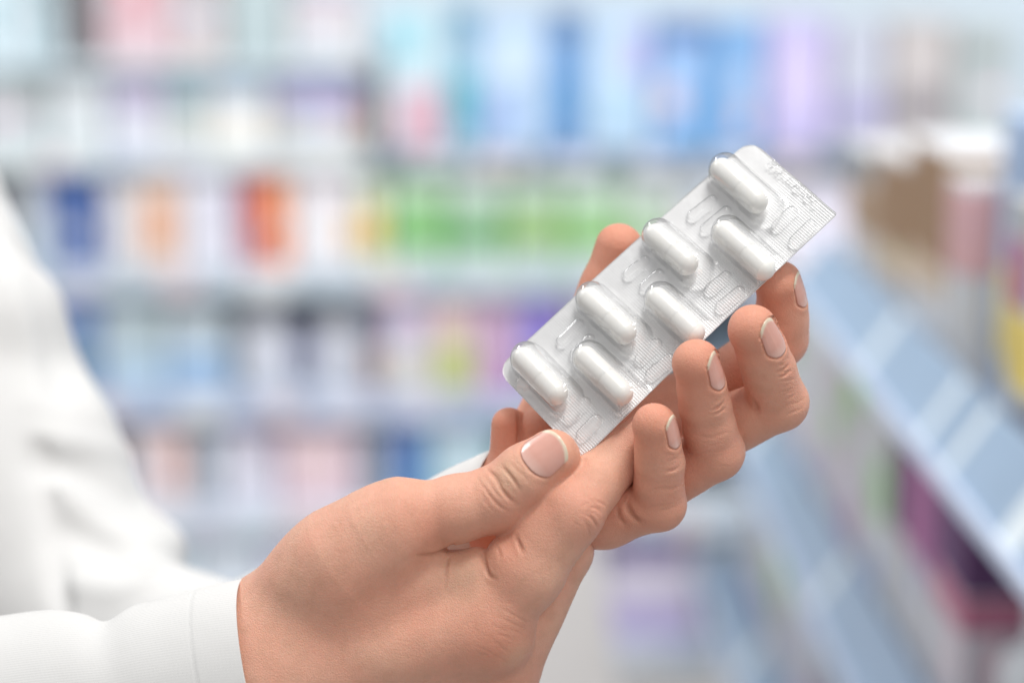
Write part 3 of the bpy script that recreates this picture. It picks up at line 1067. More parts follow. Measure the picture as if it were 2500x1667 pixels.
def hand_a(P):
    thumb = chain(P, [(A['T1'], 84), (V(1110, 1243, -86), 77), (A['T2'], 79), (V(1285, 1163, -98), 75), (A['T3'], 64)], 26)
    # soft pad and the flat, broad end of the thumb
    thumb = smin(thumb, ell(P, V(1352, 1118, -84), (62, 46, 58)), 24)
    meta = chain(P, [(A['T0'], 122), (V(789, 1418, -10), 124), (V(850, 1368, -46), 124), (V(925, 1312, -70), 103), (A['T1'], 84)], 70)
    palm = smin(cone(P, V(690, 1640, 20), A['I0'], 150, 108), cone(P, V(690, 1740, 90), A['M0'], 150, 98), 70)
    palm = smin(palm, cone(P, V(700, 1790, 170), A['R0'], 140, 95), 70)
    palm = smin(palm, cone(P, V(700, 1800, 220), A['Q0'], 130, 85), 70)
    palm = smin(palm, meta, 90)
    # web and the bulk between thumb and index
    palm = smin(palm, cone(P, V(860, 1440, -10), V(1106, 1408, -44), 120, 64), 60)
    wrist = cone(P, A['FA'], A['WR'], 236, 228, UPV * 0 + TOWARD, 0.72)
    palm = smin(palm, wrist, 110)
    idx = chain(P, [(A['I0'], 100), (A['Im'], 88), (A['I1'], 79), (A['Id'], 67), (A['I2'], 64), (A['I3'], 52)], 30)
    # flexion pads at the finger's root
    pads = smin(ell(P, V(1168, 1400, -64), (48, 58, 64)), ell(P, V(1236, 1372, -84), (52, 60, 66)), 10)
    idx = smin(idx, pads, 22)
    idx = smin(idx, ell(P, V(1316, 1296, -96), (62, 55, 70)), 40)
    mid = chain(P, [(A['M0'], 96), (A['M1'], 74), (A['M2'], 62), (A['M3'], 52)], 22)
    rin = chain(P, [(A['R0'], 90), (A['R1'], 70), (A['R2'], 60), (A['R3'], 50)], 22)
    pin = chain(P, [(A['Q0'], 78), (A['Q1'], 60), (A['Q2'], 52), (A['Q3'], 44)], 22)
    f = smin(palm, idx, 46)
    f = smin(f, smin(smin(mid, rin, 6), pin, 6), 9)
    # knuckle of the index finger
    f = smin(f, ell(P, V(1222, 1560, -40), (66, 60, 54)), 60)
    # the thumb melts into the hand at its root and stays free further out
    x = P[:, 0] / (1 + P[:, 1] / DN) + W0 / 2
    k = np.clip((1110 - x) / 140, 0, 1) * 80 + 11
    f = smin(f, thumb, k)
    return f + lumps(P, 1.1, 46)


# ---- far hand (cradles the pack)
B = dict(
    p3=V(1600, 1038, -124), p2=V(1611, 1130, -72), p1=V(1611, 1232, -16), p0=V(1478, 1252, 70),
    r3=V(1703, 886, -122), r2=V(1720, 990, -58), r1=V(1750, 1104, 6), r0=V(1588, 1185, 110),
    m3=V(1841, 806, -92), m2=V(1876, 902, -24), m1=V(1903, 982, 36), m0=V(1690, 1078, 150),
    i3=V(1904, 694, 62), i2=V(1911, 770, 112), i1=V(1904, 828, 150), i0=V(1735, 965, 225),
    t3=V(1512, 604, 214), t2=V(1482, 704, 240), t1=V(1410, 880, 250), t0=V(1320, 1080, 215))


def hand_b(P):
    def fin(n, radii, k=22):
        f = chain(P, [(B[n + '0'], radii[0]), (B[n + '1'], radii[1]), ((B[n + '1'] + B[n + '2']) / 2, radii[2] - 4), (B[n + '2'], radii[3]),
                      ((B[n + '2'] * 0.55 + B[n + '3'] * 0.45), radii[4] - 4), (B[n + '3'], radii[5] - 1)], k)
        # soft pads on the gripping side
        q = (RT * -0.75 + TOWARD * 0.3)
        f = smin(f, ell(P, B[n + '3'] + q * 9, (radii[5] - 3,) * 3), 18)
        return smin(f, ell(P, (B[n + '1'] + B[n + '2']) / 2 + q * 8, (radii[2] - 6,) * 3), 22)
    pk = fin('p', (80, 61, 58, 57, 55, 51))
    rg = fin('r', (82, 65, 62, 60, 59, 55))
    md = fin('m', (84, 68, 64, 62, 62, 58))
    ix = fin('i', (84, 68, 64, 60, 60, 56))
    th = chain(P, [(B['t0'], 92), (B['t1'], 80), (B['t2'], 66), (B['t3'], 61)], 26)
    palm = cone(P, V(1330, 1260, 175), B['p0'], 95, 84)
    palm = smin(palm, cone(P, V(1330, 1210, 190), B['r0'], 100, 84), 50)
    palm = smin(palm, cone(P, V(1330, 1150, 200), B['m0'], 100, 84), 50)
    palm = smin(palm, cone(P, V(1330, 1120, 215), B['i0'], 100, 84), 50)
    palm = smin(palm, th, 60)
    # heel of the hand: two soft lobes with a fold between them
    heel = smin(cone(P, V(1243, 1038, 150), V(1244, 1270, 180), 45, 58), cone(P, V(1320, 1048, 142), V(1316, 1260, 170), 54, 66), 5)
    palm = smin(palm, heel, 16)
    arm = chain(P, [(V(1310, 1210, 190), 104), (V(1205, 1238, 234), 113), (V(1000, 1353, 480), 108)], 30)
    palm = smin(palm, arm, 60)
    f = smin(palm, pk, 30)
    # neighbouring fingers touch but stay apart
    g = smin(smin(rg, md, 6), ix, 6)
    x = P[:, 1]
    k = np.clip((P[:, 1] - 40) / 60, 0, 1) * 34 + 6
    f = smin(f, g, k)
    return f + lumps(P, 0.9, 42)


def build_hand(name, fun, lo, hi, nails, creases, tips, pales, h=5.0, base_red=0.0):
    verts, quads = surface_nets(fun, lo, hi, h)
    verts, quads = subdivide(verts, quads)
    nail_data = [nail_geo(fun, **n) for n in nails]
    grooves = []
    for pts, depth, width in creases:
        grooves.append((surf_line(fun, pts), depth, width))

    sel = []
    v32 = verts.astype(F32)
    for pts, depth, width in grooves:
        lo_, hi_ = pts.min(0) - width * 4 - 4, pts.max(0) + width * 4 + 4
        sel.append(np.nonzero(((v32 > lo_) & (v32 < hi_)).all(1))[0])

    def detail(P):
        f = fun(P)
        for (pts, depth, width), m in zip(grooves, sel):
            if len(m):
                d = seg_dist(P[m], pts)
                ends = np.minimum(np.sqrt(((P[m] - pts[0]) ** 2).sum(1)), np.sqrt(((P[m] - pts[-1]) ** 2).sum(1)))
                depth_ = depth * np.clip(ends / (0.3 * np.linalg.norm(pts[-1] - pts[0]) + 1), 0.1, 1)
                f[m] += depth_ * np.exp(-(d / width) ** 2) - depth_ * 0.12 * np.exp(-((d - 2.4 * width) / (1.3 * width)) ** 2)
        for nd in nail_data:
            o = nd[4].astype(F32)
            c = o.mean(0)
            R = np.sqrt(((o - c) ** 2).sum(1)).max() + 26
            m = ((P - c) ** 2).sum(1) < R * R
            if m.any():
                d = seg_dist(P[m], o)
                top = nd[0][: len(nd[0]) // 2].astype(F32)
                # skin sits just below the plate and swells into a fold around it
                nrm = nd[5].astype(F32)
                Q = P[m]
                sub = top
                best = np.full(len(Q), 1e9, F32)
                hh = np.zeros(len(Q), F32)
                for c0 in range(0, len(Q), 4000):
                    df = Q[c0:c0 + 4000, None, :] - sub[None]
                    d2 = np.einsum('ijk,ijk->ij', df, df)
                    j = d2.argmin(1)
                    w_ = df[np.arange(len(j)), j]
                    hj = np.einsum('ij,ij->i', w_, nrm[j])
                    hh[c0:c0 + 4000] = hj
                    best[c0:c0 + 4000] = np.sqrt(np.maximum(d2[np.arange(len(j)), j] - hj * hj, 0))
                inn = (best < 4.2) & (np.abs(hh) < 24)
                fm = f[m]
                fm[inn] = np.maximum(fm[inn], hh[inn] + 1.6)
                f[m] = fm
                f[m] += 2.0 * np.exp(-(d / 3.5) ** 2) - 1.5 * np.exp(-((d - 10) / 8.0) ** 2)
        return f
    verts = project(detail, verts, 3, 1.2)
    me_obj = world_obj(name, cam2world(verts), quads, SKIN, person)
    me = me_obj.data
    red = np.full(len(verts), base_red, F32)
    for c, r, w in tips:
        red = np.maximum(red, w * np.exp(-((verts - c) ** 2).sum(1) / (r * r)))
    pale = np.zeros(len(verts), F32)
    for c, r, w in pales:
        pale = np.maximum(pale, w * np.exp(-((verts - c) ** 2).sum(1) / (r * r)))
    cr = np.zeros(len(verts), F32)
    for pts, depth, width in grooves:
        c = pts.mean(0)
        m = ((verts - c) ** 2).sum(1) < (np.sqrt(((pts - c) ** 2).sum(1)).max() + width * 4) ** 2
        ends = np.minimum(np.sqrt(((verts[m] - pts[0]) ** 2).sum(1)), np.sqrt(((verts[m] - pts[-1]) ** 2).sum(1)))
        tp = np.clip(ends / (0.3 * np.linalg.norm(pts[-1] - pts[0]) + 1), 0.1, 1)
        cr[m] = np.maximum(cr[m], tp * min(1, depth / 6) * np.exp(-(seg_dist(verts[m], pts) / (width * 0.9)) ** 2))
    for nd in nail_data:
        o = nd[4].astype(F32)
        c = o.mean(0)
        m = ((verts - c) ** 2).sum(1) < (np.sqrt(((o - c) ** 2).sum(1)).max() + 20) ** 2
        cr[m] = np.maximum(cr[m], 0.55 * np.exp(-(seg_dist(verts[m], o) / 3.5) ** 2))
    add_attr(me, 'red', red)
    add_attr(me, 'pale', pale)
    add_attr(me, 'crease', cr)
    for nd in nail_data:
        no = world_obj("fingernail", cam2world(nd[0]), nd[1], NAIL, me_obj)
        add_attr(no.data, 'free', nd[2])
        add_attr(no.data, 'lunula', nd[3])
    return me_obj


def dirn(deg, up=0.0):
    """direction across a finger: degrees from the lens towards the right"""
    return TOWARD * math.cos(math.radians(deg)) + RT * math.sin(math.radians(deg)) + UPV * up


ax_thumb = A['T3'] - V(1285, 1163, -98)
nails_a = [dict(C=A['T3'], axis=ax_thumb, m=dirn(-14, 0.22), half=math.radians(45), l0=-50, l1=52, free_from=0.91, lift=3.0, curve=3, taper=0.45)]
creases_a = [
    ([(1190, 1144), (1211, 1168), (1227, 1197), (1244, 1216), (1262, 1230)], 6.5, 4.0),
    ([(1224, 1136), (1249, 1165), (1262, 1184), (1272, 1198)], 5.0, 3.8),
    ([(1177, 1184), (1201, 1216), (1224, 1238), (1246, 1250)], 2.6, 3.6),
    ([(1206, 1146), (1226, 1176), (1246, 1200)], 1.4, 3.2),
    ([(1164, 1160), (1176, 1184), (1188, 1200)], 1.2, 3.2),
    ([(1243, 1126), (1266, 1152), (1278, 1172)], 1.3, 3.2),
    ([(1258, 1122), (1276, 1142), (1284, 1156)], 0.9, 3.0),
    ([(1200, 1190), (1214, 1206), (1226, 1216)], 1.0, 3.0),
    ([(1437, 1238), (1456, 1240), (1470, 1252)], 3.0, 3.4),
    ([(1430, 1254), (1446, 1266), (1460, 1288)], 3.2, 3.6),
    ([(1424, 1272), (1436, 1290), (1442, 1310)], 1.5, 3.4),
    ([(1450, 1222), (1470, 1228), (1482, 1238)], 1.5, 3.2),
    ([(1418, 1236), (1432, 1228), (1448, 1232)], 1.0, 3.0),
    ([(1103, 1352), (1092, 1372), (1089, 1405), (1086, 1444)], 2.6, 3.6),
    ([(1010, 1354), (1040, 1355), (1067, 1351), (1091, 1338), (1120, 1322)], 4.5, 6.0),
    ([(1176, 1352), (1184, 1372), (1193, 1400), (1208, 1412)], 7.0, 4.5),
    ([(1261, 1310), (1266, 1326), (1276, 1346)], 5.5, 4.5),
    ([(1212, 1330), (1220, 1350), (1222, 1368)], 2.0, 4.0),
]
_r = random.Random(11)


def fine_lines(a, b, step, n, depth, width, bulge=0.0):
    """n faint skin lines parallel to a-b, spread along step"""
    out = []
    a, b, step = np.array(a, float), np.array(b, float), np.array(step, float)
    for i in range(n):
        o = step * _r.uniform(-1, 1)
        t0, t1 = sorted((_r.uniform(0, .45), _r.uniform(.5, 1)))
        nrm_ = step / np.linalg.norm(step)
        pts = []
        for t in np.linspace(t0, t1, 4):
            pts.append(tuple(a + (b - a) * t + o + nrm_ * (_r.uniform(-3, 3) + bulge * math.sin(math.pi * t))))
        out.append((pts, depth * _r.uniform(.5, 1.2), width))
    return out


creases_a += fine_lines((1196, 1140), (1262, 1240), (52, -34), 16, 0.9, 2.6)
creases_a += fine_lines((1415, 1236), (1462, 1272), (-22, 42), 12, 0.9, 2.6)
creases_a += fine_lines((1180, 1520), (1280, 1570), (-40, 60), 12, 0.7, 2.8)
tips_a = [(A['T3'], 80, .55), (A['I1'], 90, .5), (V(1222, 1560, -90), 85, .7), (V(1050, 1290, -160), 90, .45), (V(1230, 1330, -110), 70, .35), (V(900, 1450, -120), 150, .22), (V(985, 1270, -160), 70, .4)]
pales_a = [(V(1235, 1160, -170), 42, .8), (V(1120, 1400, -110), 80, .5), (V(1250, 1590, -90), 34, .8)]
hA = build_hand("hand", hand_a, (V(430, 0)[0], -260, V(0, 1840)[2] - 40), (560, 420, V(0, 990)[2]), nails_a, creases_a, tips_a, pales_a)
tag(hA, label="nearer hand, its thumb pressing the pack's lower corner")

nails_b = [
    dict(C=B['p3'], axis=B['p3'] - B['p2'], m=dirn(60), half=math.radians(34), l0=-50, l1=32, free_from=0.90, lift=2.6, curve=5),
    dict(C=B['r3'], axis=B['r3'] - B['r2'], m=dirn(56), half=math.radians(36), l0=-60, l1=36, free_from=0.90, lift=2.6, curve=5),
    dict(C=B['m3'], axis=B['m3'] - B['m2'], m=dirn(42), half=math.radians(36), l0=-62, l1=38, free_from=0.90, lift=2.6, curve=5),
    dict(C=B['i3'], axis=B['i3'] - B['i2'], m=dirn(68), half=math.radians(34), l0=-54, l1=36, free_from=0.90, lift=2.6, curve=5),
]
creases_b = [
    ([(1896, 908), (1912, 902), (1926, 890)], 3.8, 3.0),
    ([(1898, 920), (1916, 916), (1932, 902)], 2.8, 3.0),
    ([(1742, 1000), (1756, 992), (1768, 980)], 3.8, 3.0),
    ([(1740, 1012), (1758, 1006), (1772, 994)], 2.8, 3.0),
    ([(1620, 1150), (1645, 1146), (1662, 1136)], 1.4, 4.0),
    ([(1528, 1218), (1534, 1240), (1548, 1262), (1570, 1276)], 6.0, 7.0),
    ([(1600, 1192), (1640, 1192), (1664, 1182)], 1.3, 5.0),
    ([(1508, 1232), (1512, 1262), (1530, 1284)], 3.5, 6.0),
    ([(1838, 975), (1848, 992), (1846, 1008)], 3.0, 6.0),
    ([(1265, 1004), (1266, 1040), (1265, 1098)], 5.0, 4.0),
    ([(1700, 1060), (1740, 1068), (1776, 1054)], 1.3, 5.0),
]
creases_b += fine_lines((1886, 906), (1938, 894), (8, 34), 9, 0.9, 2.6)
creases_b += fine_lines((1726, 1002), (1778, 988), (6, 34), 9, 0.9, 2.6)
creases_b += fine_lines((1612, 1140), (1664, 1132), (4, 30), 7, 0.8, 2.6)
creases_b += fine_lines((1900, 980), (1966, 950), (6, 40), 7, 0.8, 2.8)
creases_b += fine_lines((1690, 1100), (1800, 1080), (10, 50), 7, 0.7, 2.8)
creases_b += fine_lines((1570, 1220), (1660, 1200), (6, 40), 7, 0.7, 2.8)
tips_b = [(B[n + '1'], 120, .35) for n in 'prm'] + [(B[n + '3'], 95, .9) for n in 'prmi'] + [(B['t3'], 110, .9), (B['t2'], 110, .8), (V(1250, 1050, 110), 110, .8), (V(1520, 1260, 0), 70, .6), (V(1850, 960, -20), 60, .6), (V(1800, 900, 60), 100, .7)]
pales_b = []
hB = build_hand("hand", hand_b, (V(1090, 0, 300)[0], -230, V(0, 1400)[2]), (790, 480, V(0, 500)[2] + 30), nails_b, creases_b, tips_b, pales_b, base_red=0.3)  # whole far hand starts from a redder base tone
tag(hB, label="farther hand, its fingers curling up over the pack's edge")

# ------------------------------------------------------------------ the coat


def coat_base(P):
    torso = cone(P, V(-700, -300, 2500), V(-470, 2300, 2050), 660, 690)
    arm = cone(P, V(-290, 520, 2450), V(145, 1430, 2000), 410, 372)
    arm = smin(arm, ell(P, V(10, 800, 2150), (205, 250, 250)), 60)
    arm = smin(arm, ell(P, V(120, 1050, 2080), (215, 250, 170)), 60)
    arm = smin(arm, ell(P, V(285, 1340, 1980), (225, 250, 140)), 50)
    fore = cone(P, V(200, 1560, 1950), V(560, 1596, 1200), 330, 205)
    f = smin(torso, arm, 24)
    return smin(f, fore, 120)


COAT_FOLDS = [([(100, 1078), (200, 1086), (315, 1112)], -46, 46), ([(108, 1130), (210, 1160), (340, 1225)], 48, 50),
              ([(135, 1190), (235, 1268), (330, 1318), (425, 1322)], -44, 44), ([(165, 1300), (250, 1345), (330, 1390)], 46, 50),
              ([(96, 1090), (118, 1220), (140, 1360), (158, 1500)], 60, 34), ([(60, 620), (110, 800), (150, 960)], 20, 60),
              ([(20, 540), (60, 760), (85, 980)], -18, 50), ([(200, 900), (240, 990), (270, 1060)], -14, 45), ([(180, 1420), (300, 1440), (420, 1400)], -40, 45)]
coat_grooves = [(surf_line(coat_base, p, 500.0), dep, w) for p, dep, w in COAT_FOLDS]


def coat_f(P):
    f = coat_base(P)
    near = np.abs(f) < 260
    if near.any():
        Q = P[near]
        g = f[near]
        for pts, dep, w in coat_grooves:
            g = g + 0.7 * dep * np.exp(-(seg_dist(Q, pts) / w) ** 2)
        f[near] = g
    return f


vv, qq = surface_nets(coat_f, (-2600, 420, -1500), (-420, 3300, 1500), 22)
coat = world_obj("lab_coat", cam2world(vv), qq, CLOTH, person)
tag(coat, label="blurred white coat body and far elbow at left")


def sleeve_tube(name, path, parent, nring=64, nseg=120, folds=(), inner=70, seed=1, hem=None, tilt=(0, 0, 0)):
    """path: (centre, half height, half depth) stations from the far end to the cuff, in working units"""
    C = np.array([p[0] for p in path], float)
    Rz = np.array([p[1] for p in path], float)
    Ry = np.array([p[2] for p in path], float)
    t = np.linspace(0, 1, len(path))
    ts = np.linspace(0, 1, nring)

    def cat(arr, x):
        x = np.clip(x, 0, 1) * (len(arr) - 1)
        i = np.clip(np.floor(x).astype(int), 0, len(arr) - 2)
        u = (x - i)
        p0, p1, p2, p3 = arr[np.clip(i - 1, 0, None)], arr[i], arr[i + 1], arr[np.clip(i + 2, None, len(arr) - 1)]
        if arr.ndim == 2:
            u = u[:, None]
        return 0.5 * (2 * p1 + (p2 - p0) * u + (2 * p0 - 5 * p1 + 4 * p2 - p3) * u ** 2 + (3 * p1 - p0 - 3 * p2 + p3) * u ** 3)
    cs, rz, ry = cat(C, ts), cat(Rz, ts), cat(Ry, ts)
    tan = np.gradient(cs, axis=0)
    tan /= np.linalg.norm(tan, axis=1, keepdims=True)
    an = np.linspace(0, 2 * math.pi, nseg, endpoint=False)
    rings = []
    n_in = 8
    for i in range(nring + n_in):
        inn = i >= nring
        k = i if not inn else nring - 1 - (i - nring) * 2
        tv = tan[k] + np.array(tilt)
        tv /= np.linalg.norm(tv)
        e1 = UPV - (UPV @ tv) * tv
        e1 /= np.linalg.norm(e1)
        e2 = np.cross(tv, e1)
        th = 5.0 if inn else 0.0
        d = np.zeros(nseg)
        for (t0, a0, wt, wa, amp, slope) in folds:
            da = np.angle(np.exp(1j * (an - a0)))
            d += amp * np.exp(-(((ts[k] - t0) - slope * da) / wt) ** 2 - (da / wa) ** 2)
        if hem:
            d += 1.6 / (1 + np.exp(-np.clip((ts[k] - hem) * 900, -50, 50))) - 1.4 * np.exp(-((ts[k] - hem) * 260) ** 2)
        ring = cs[k] + np.outer(np.cos(an) * (rz[k] + d - th), e1) + np.outer(np.sin(an) * (ry[k] + d - th), e2)
        rings.append(ring)
    v = np.concatenate(rings)
    f = []
    n = len(rings)
    for i in range(n - 1):
        a = np.arange(nseg)
        f.append(np.stack([i * nseg + a, (i + 1) * nseg + a, (i + 1) * nseg + (a + 1) % nseg, i * nseg + (a + 1) % nseg], 1))
    f = np.concatenate(f)
    return world_obj(name, cam2world(v), f, CLOTH, parent)


near_path = [(V(-420, 1900, 240), 330, 240), (V(-120, 1835, 170), 322, 232), (V(120, 1786, 120), 288, 220), (V(280, 1765, 92), 268, 210), (V(440, 1728, 66), 272, 205), (V(570, 1690, 48), 268, 200), (V(650, 1668, 38), 262, 194)]
sl = sleeve_tube("sleeve", near_path, coat, folds=[(.52, 0.1, .05, .9, -12, .05), (.30, -0.5, .09, 1.0, 18, .12), (.42, -1.0, .04, .8, -16, .10), (.66, -.8, .035, .8, 12, -.08), (.60, -1.1, .03, .6, -9, -.12), (.90, -1.2, .03, .5, -5, .05)], hem=.80, nring=150, tilt=(0.0, 0.0, -0.05))
tag(sl, label="nearer sleeve, sharp, ending in a plain white cuff")
far_path = [(V(420, 1670, 1450), 224, 224), (V(760, 1482, 900), 168, 168), (V(1000, 1347, 480), 146, 146), (V(1130, 1262, 300), 136, 136), (V(1228, 1210, 226), 126, 126)]
sl2 = sleeve_tube("sleeve", far_path, coat, folds=[(.5, 0.2, .08, .8, 8, .1)], hem=.85, nring=90, tilt=(0.0, 0.0, -0.42))
tag(sl2, label="farther sleeve mostly hidden behind the front hand")

# ------------------------------------------------------------------ the blister pack
Lp, Wp = 865.0, 332.0
cL, cT, cR, cB = V(1211, 903, 98), V(1832, 340, 156), V(2044, 523, 0), V(1421, 1122, -58)


def patch(u, v):
    """u along 0..Lp (from the lower left end), v across 0..Wp (from the upper-left edge)"""
    a = (np.asarray(u) / Lp)[..., None]
    b = (np.asarray(v) / Wp)[..., None]
    P = cL * (1 - a) * (1 - b) + cT * a * (1 - b) + cR * a * b + cB * (1 - a) * b
    # slight bow: the sheet bends along its length and dips at the pinched end
    bow = 10 * np.sin(np.pi * a) + 7 * np.sin(np.pi * b) * np.exp(-(a / 0.12) ** 2)
    return P + bow * NP


NP = np.cross(cR - cT, cT - cL)
NP /= np.linalg.norm(NP)
if NP[1] > 0:
    NP = -NP


def to_px(P):
    k = DN / (DN + P[..., 1])
    return np.stack([P[..., 0] * k + W0 / 2, H0 / 2 - P[..., 2] * k], -1)


def uv_of(px, py, h):
    u, v = Lp / 2, Wp / 2
    for _ in range(12):
        e = np.array([px, py]) - to_px(patch(u, v) + h * NP)
        J = np.stack([to_px(patch(u + 1, v) + h * NP), to_px(patch(u, v + 1) + h * NP)], 1) - to_px(patch(u, v) + h * NP)[:, None]
        du, dv = np.linalg.solve(J, e)
        u, v = u + du, v + dv
    return np.array([u, v])


CAPS = [((1743, 398), (1865, 509)), ((1579, 559), (1695, 660)), ((1417, 713), (1544, 829)), ((1259, 858), (1375, 978)),
        ((1748, 551), (1883, 673)), ((1584, 713), (1711, 829)), ((1409, 856), (1536, 978))]
cap_uv = [(uv_of(*a, 34), uv_of(*b, 34)) for a, b in CAPS]
CAP_R = 31.0
cav = []
for a, b in cap_uv:
    d = (b - a) / np.linalg.norm(b - a)
    n = np.array([-d[1], d[0]])
    if n[0] < 0:
        n = -n
    c = (a + b) / 2 + d * 12 + n * 9
    cav.append((c, d, np.linalg.norm(b - a) / 2 + 24, 47.0, 74.0))
Z1 = lambda x, y: (1150 + x / 1.889, 300 + y / 1.889)
EMB = [((1010, 440), (1125, 350)), ((1070, 500), (1190, 400)), ((1400, 490), (1490, 400)), ((1480, 560), (1580, 460)), ((715, 710), (815, 630)),
       ((790, 770), (880, 690)), ((1090, 780), (1190, 700)), ((1140, 860), (1250, 770)), ((410, 1020), (510, 920)), ((470, 1080), (560, 990)),
       ((770, 1100), (870, 1010)), ((820, 1170), (930, 1080)), ((440, 1370), (540, 1280)), ((500, 1450), (590, 1360)), ((215, 1200), (270, 1215))]
emb = []
rng = random.Random(4)
for a, b in EMB:
    a, b = uv_of(*Z1(*a), 5), uv_of(*Z1(*b), 5)
    d = (b - a) / np.linalg.norm(b - a)
    L_ = np.linalg.norm(b - a) / 2
    emb.append(((a + b) / 2, d, L_, 14.5, 20.0))
    n = np.array([-d[1], d[0]])
    for q in (-0.9, -0.3, 0.35, 0.9):
        emb.append(((a + b) / 2 + d * L_ * q + n * rng.uniform(-9, 9), n, rng.uniform(5, 10), 5.5, rng.uniform(6, 12)))
# embossed code along the upper end
ta, tb = uv_of(*Z1(1375, 185), 3), uv_of(*Z1(1600, 375), 3)
d = (tb - ta) / np.linalg.norm(tb - ta)
n = np.array([-d[1], d[0]])
for i in range(13):
    c = ta + (tb - ta) * (i + .5) / 13
    for q in range(3):
        dd = d if rng.random() < .5 else n
        emb.append((c + n * rng.uniform(-11, 11) + d * rng.uniform(-3, 3), dd, rng.uniform(2, 7), 4.5, rng.uniform(7, 11)))


def stadium(u, v, c, d, L_, R):
    x, y = u - c[0], v - c[1]
    a = x * d[0] + y * d[1]
    b = -x * d[1] + y * d[0]
    return np.hypot(np.maximum(np.abs(a) - (L_ - R if L_ > R else 0), 0), b) - R


def film_h(u, v):
    h = np.zeros_like(u)
    for (c, d, L_, R, H) in cav:
        s = stadium(u, v, c, d, L_, R)
        t = np.clip(-s / 38, 0, 1)
        dome = H * np.sqrt(np.clip(1 - (1 - t) ** 2, 0, 1))
        flare = 3.0 * np.exp(-(np.maximum(s, 0) / 7) ** 2) * (s > -6)
        h = np.maximum(h, np.maximum(dome, flare))
    for (c, d, L_, R, H) in emb:
        s = stadium(u, v, c, d, L_ + R * .4, R)
        t = np.clip(-s / (R * .8), 0, 1)
        h = np.maximum(h, H * np.sqrt(np.clip(1 - (1 - t) ** 2, 0, 1)))
    return h


def sheet(nu, nv, r=42.0):
    """grid over the pack with the two rounded corners on the upper-left edge"""
    su = np.linspace(0, Lp, nu)
    U, Vv = [], []
    for u in su:
        e = min(u, Lp - u)
        cut0 = r - math.sqrt(max(r * r - max(r - e, 0) ** 2, 0))
        cut1 = 5 - math.sqrt(max(25 - max(5 - e, 0) ** 2, 0))
        vv_ = np.linspace(cut0, Wp - cut1, nv)
        U.append(np.full(nv, u))
        Vv.append(vv_)
    U, Vv = np.array(U), np.array(Vv)
    i, j = np.meshgrid(np.arange(nu - 1), np.arange(nv - 1), indexing='ij')
    a = (i * nv + j).ravel()
    f = np.stack([a, a + 1, a + nv + 1, a + nv], 1)
    return U, Vv, f


pack = empty("blister_pack", cam2world(patch(Lp / 2, Wp / 2)))
tag(pack, "silver foil and clear plastic blister pack of white capsules held in the hands", "blister pack")
U, Vv, f = sheet(420, 170)
Hh = film_h(U, Vv)
P = patch(U, Vv) + (3.0 + Hh)[..., None] * NP
film = world_obj("clear_film", cam2world(P.reshape(-1, 3)), f, film_material(), pack)
U2, V2, f2 = sheet(160, 60)
top = patch(U2, V2) + (0.8 * np.sin(U2 / 31 + np.sin(V2 / 40)) * np.sin(V2 / 27))[..., None] * NP
nt_ = top.reshape(-1, 3)
bot = nt_ - 2.2 * NP
nu2, nv2 = U2.shape
N2 = len(nt_)
rimv = [j for j in range(nv2)] + [i * nv2 + nv2 - 1 for i in range(1, nu2)] + [(nu2 - 1) * nv2 + j for j in range(nv2 - 2, -1, -1)] + [i * nv2 for i in range(nu2 - 2, 0, -1)]
side = np.array([(a, b, b + N2, a + N2) for a, b in zip(rimv, rimv[1:] + rimv[:1])])
foil = world_obj("foil_backing", cam2world(np.concatenate([nt_, bot])), np.concatenate([f2, f2[:, ::-1] + N2, side]), foil_material(), pack)
uvl = foil.data.uv_layers.new(name='pack')
li = np.empty(len(foil.data.loops), np.int32)
foil.data.loops.foreach_get('vertex_index', li)
uvall = np.stack([U2.ravel(), V2.ravel()], 1)
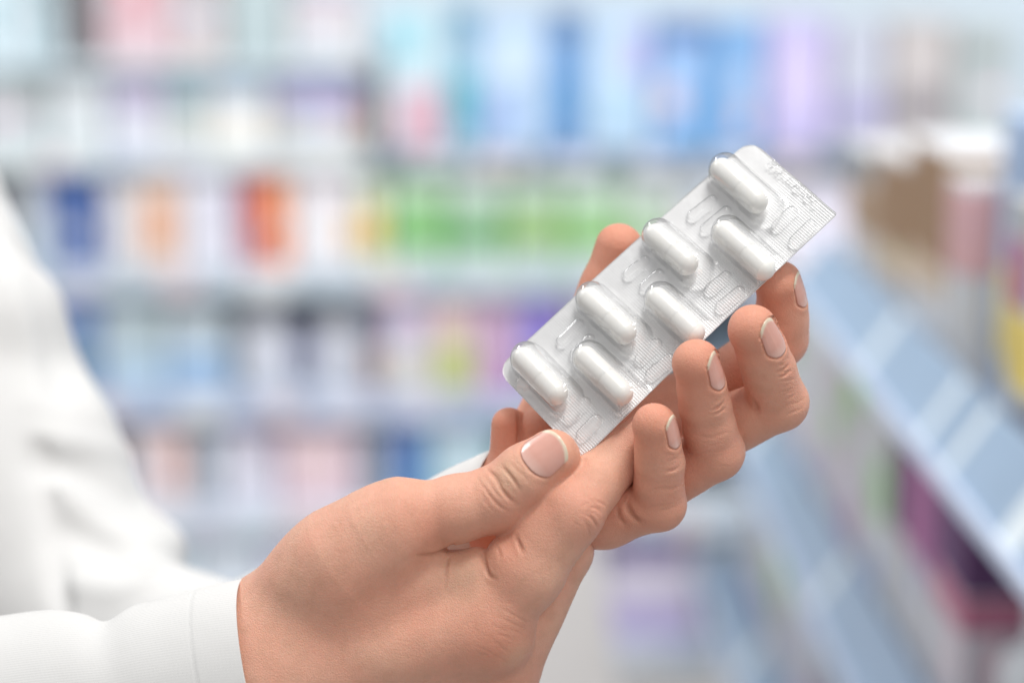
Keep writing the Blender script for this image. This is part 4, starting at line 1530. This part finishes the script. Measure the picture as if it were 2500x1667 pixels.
uvall = np.concatenate([uvall, uvall])
uvl.data.foreach_set('uv', uvall[li].astype(np.float32).ravel())

CAPM = [capsule_material("capsule_shell", (0.95, 0.94, 0.905)), capsule_material("capsule_cap", (0.95, 0.94, 0.907))]
cap_labels = ["white capsule nearest the pack's top corner, in the upper-left row", "second white capsule from the top in the upper-left row",
              "third white capsule from the top in the upper-left row", "lowest white capsule, nearest the pack's left corner",
              "white capsule at the top of the lower-right row", "white capsule touched by the ring finger's tip, lower-right row",
              "white capsule nearest the thumb in the lower-right row"]
NS = 36
for (a, b), lab in zip(cap_uv, cap_labels):
    Pa, Pb = patch(a[0], a[1]) + 33.5 * NP, patch(b[0], b[1]) + 33.5 * NP
    ax = (Pb - Pa) / np.linalg.norm(Pb - Pa)
    L_ = np.linalg.norm(Pb - Pa)
    e1 = NP - (NP @ ax) * ax
    e1 /= np.linalg.norm(e1)
    e2 = np.cross(ax, e1)
    t = empty("capsule", cam2world((Pa + Pb) / 2))
    tag(t, lab, "capsule", "white capsules in the blister pack")

    def lathe(prof, nm, mat):
        vs = []
        for (x, r) in prof:
            for i in range(NS):
                an = 2 * math.pi * i / NS
                vs.append(Pa + ax * x + r * (e1 * math.cos(an) + e2 * math.sin(an)))
        fs = []
        for j in range(len(prof) - 1):
            for i in range(NS):
                fs.append((j * NS + i, j * NS + (i + 1) % NS, (j + 1) * NS + (i + 1) % NS, (j + 1) * NS + i))
        return pyd(nm, cam2world(np.array(vs)), fs, mat, t, True)
    R = CAP_R
    arc = [(R * .95 * (1 - math.cos(q)), R * math.sin(q)) for q in np.linspace(0.02, math.pi / 2, 10)]
    split = L_ * 0.56
    lathe(arc + [(split * .5, R), (split, R), (split + 1.0, R - .3), (split + 1.0, R - 4)], "cap", CAPM[1])
    R2 = R - 0.2
    arc2 = [(L_ - R2 * .95 * (1 - math.cos(q)), R2 * math.sin(q)) for q in np.linspace(math.pi / 2, 0.02, 10)]
    lathe([(split - 8, R2), (split + 10, R2)] + arc2, "body", CAPM[0])
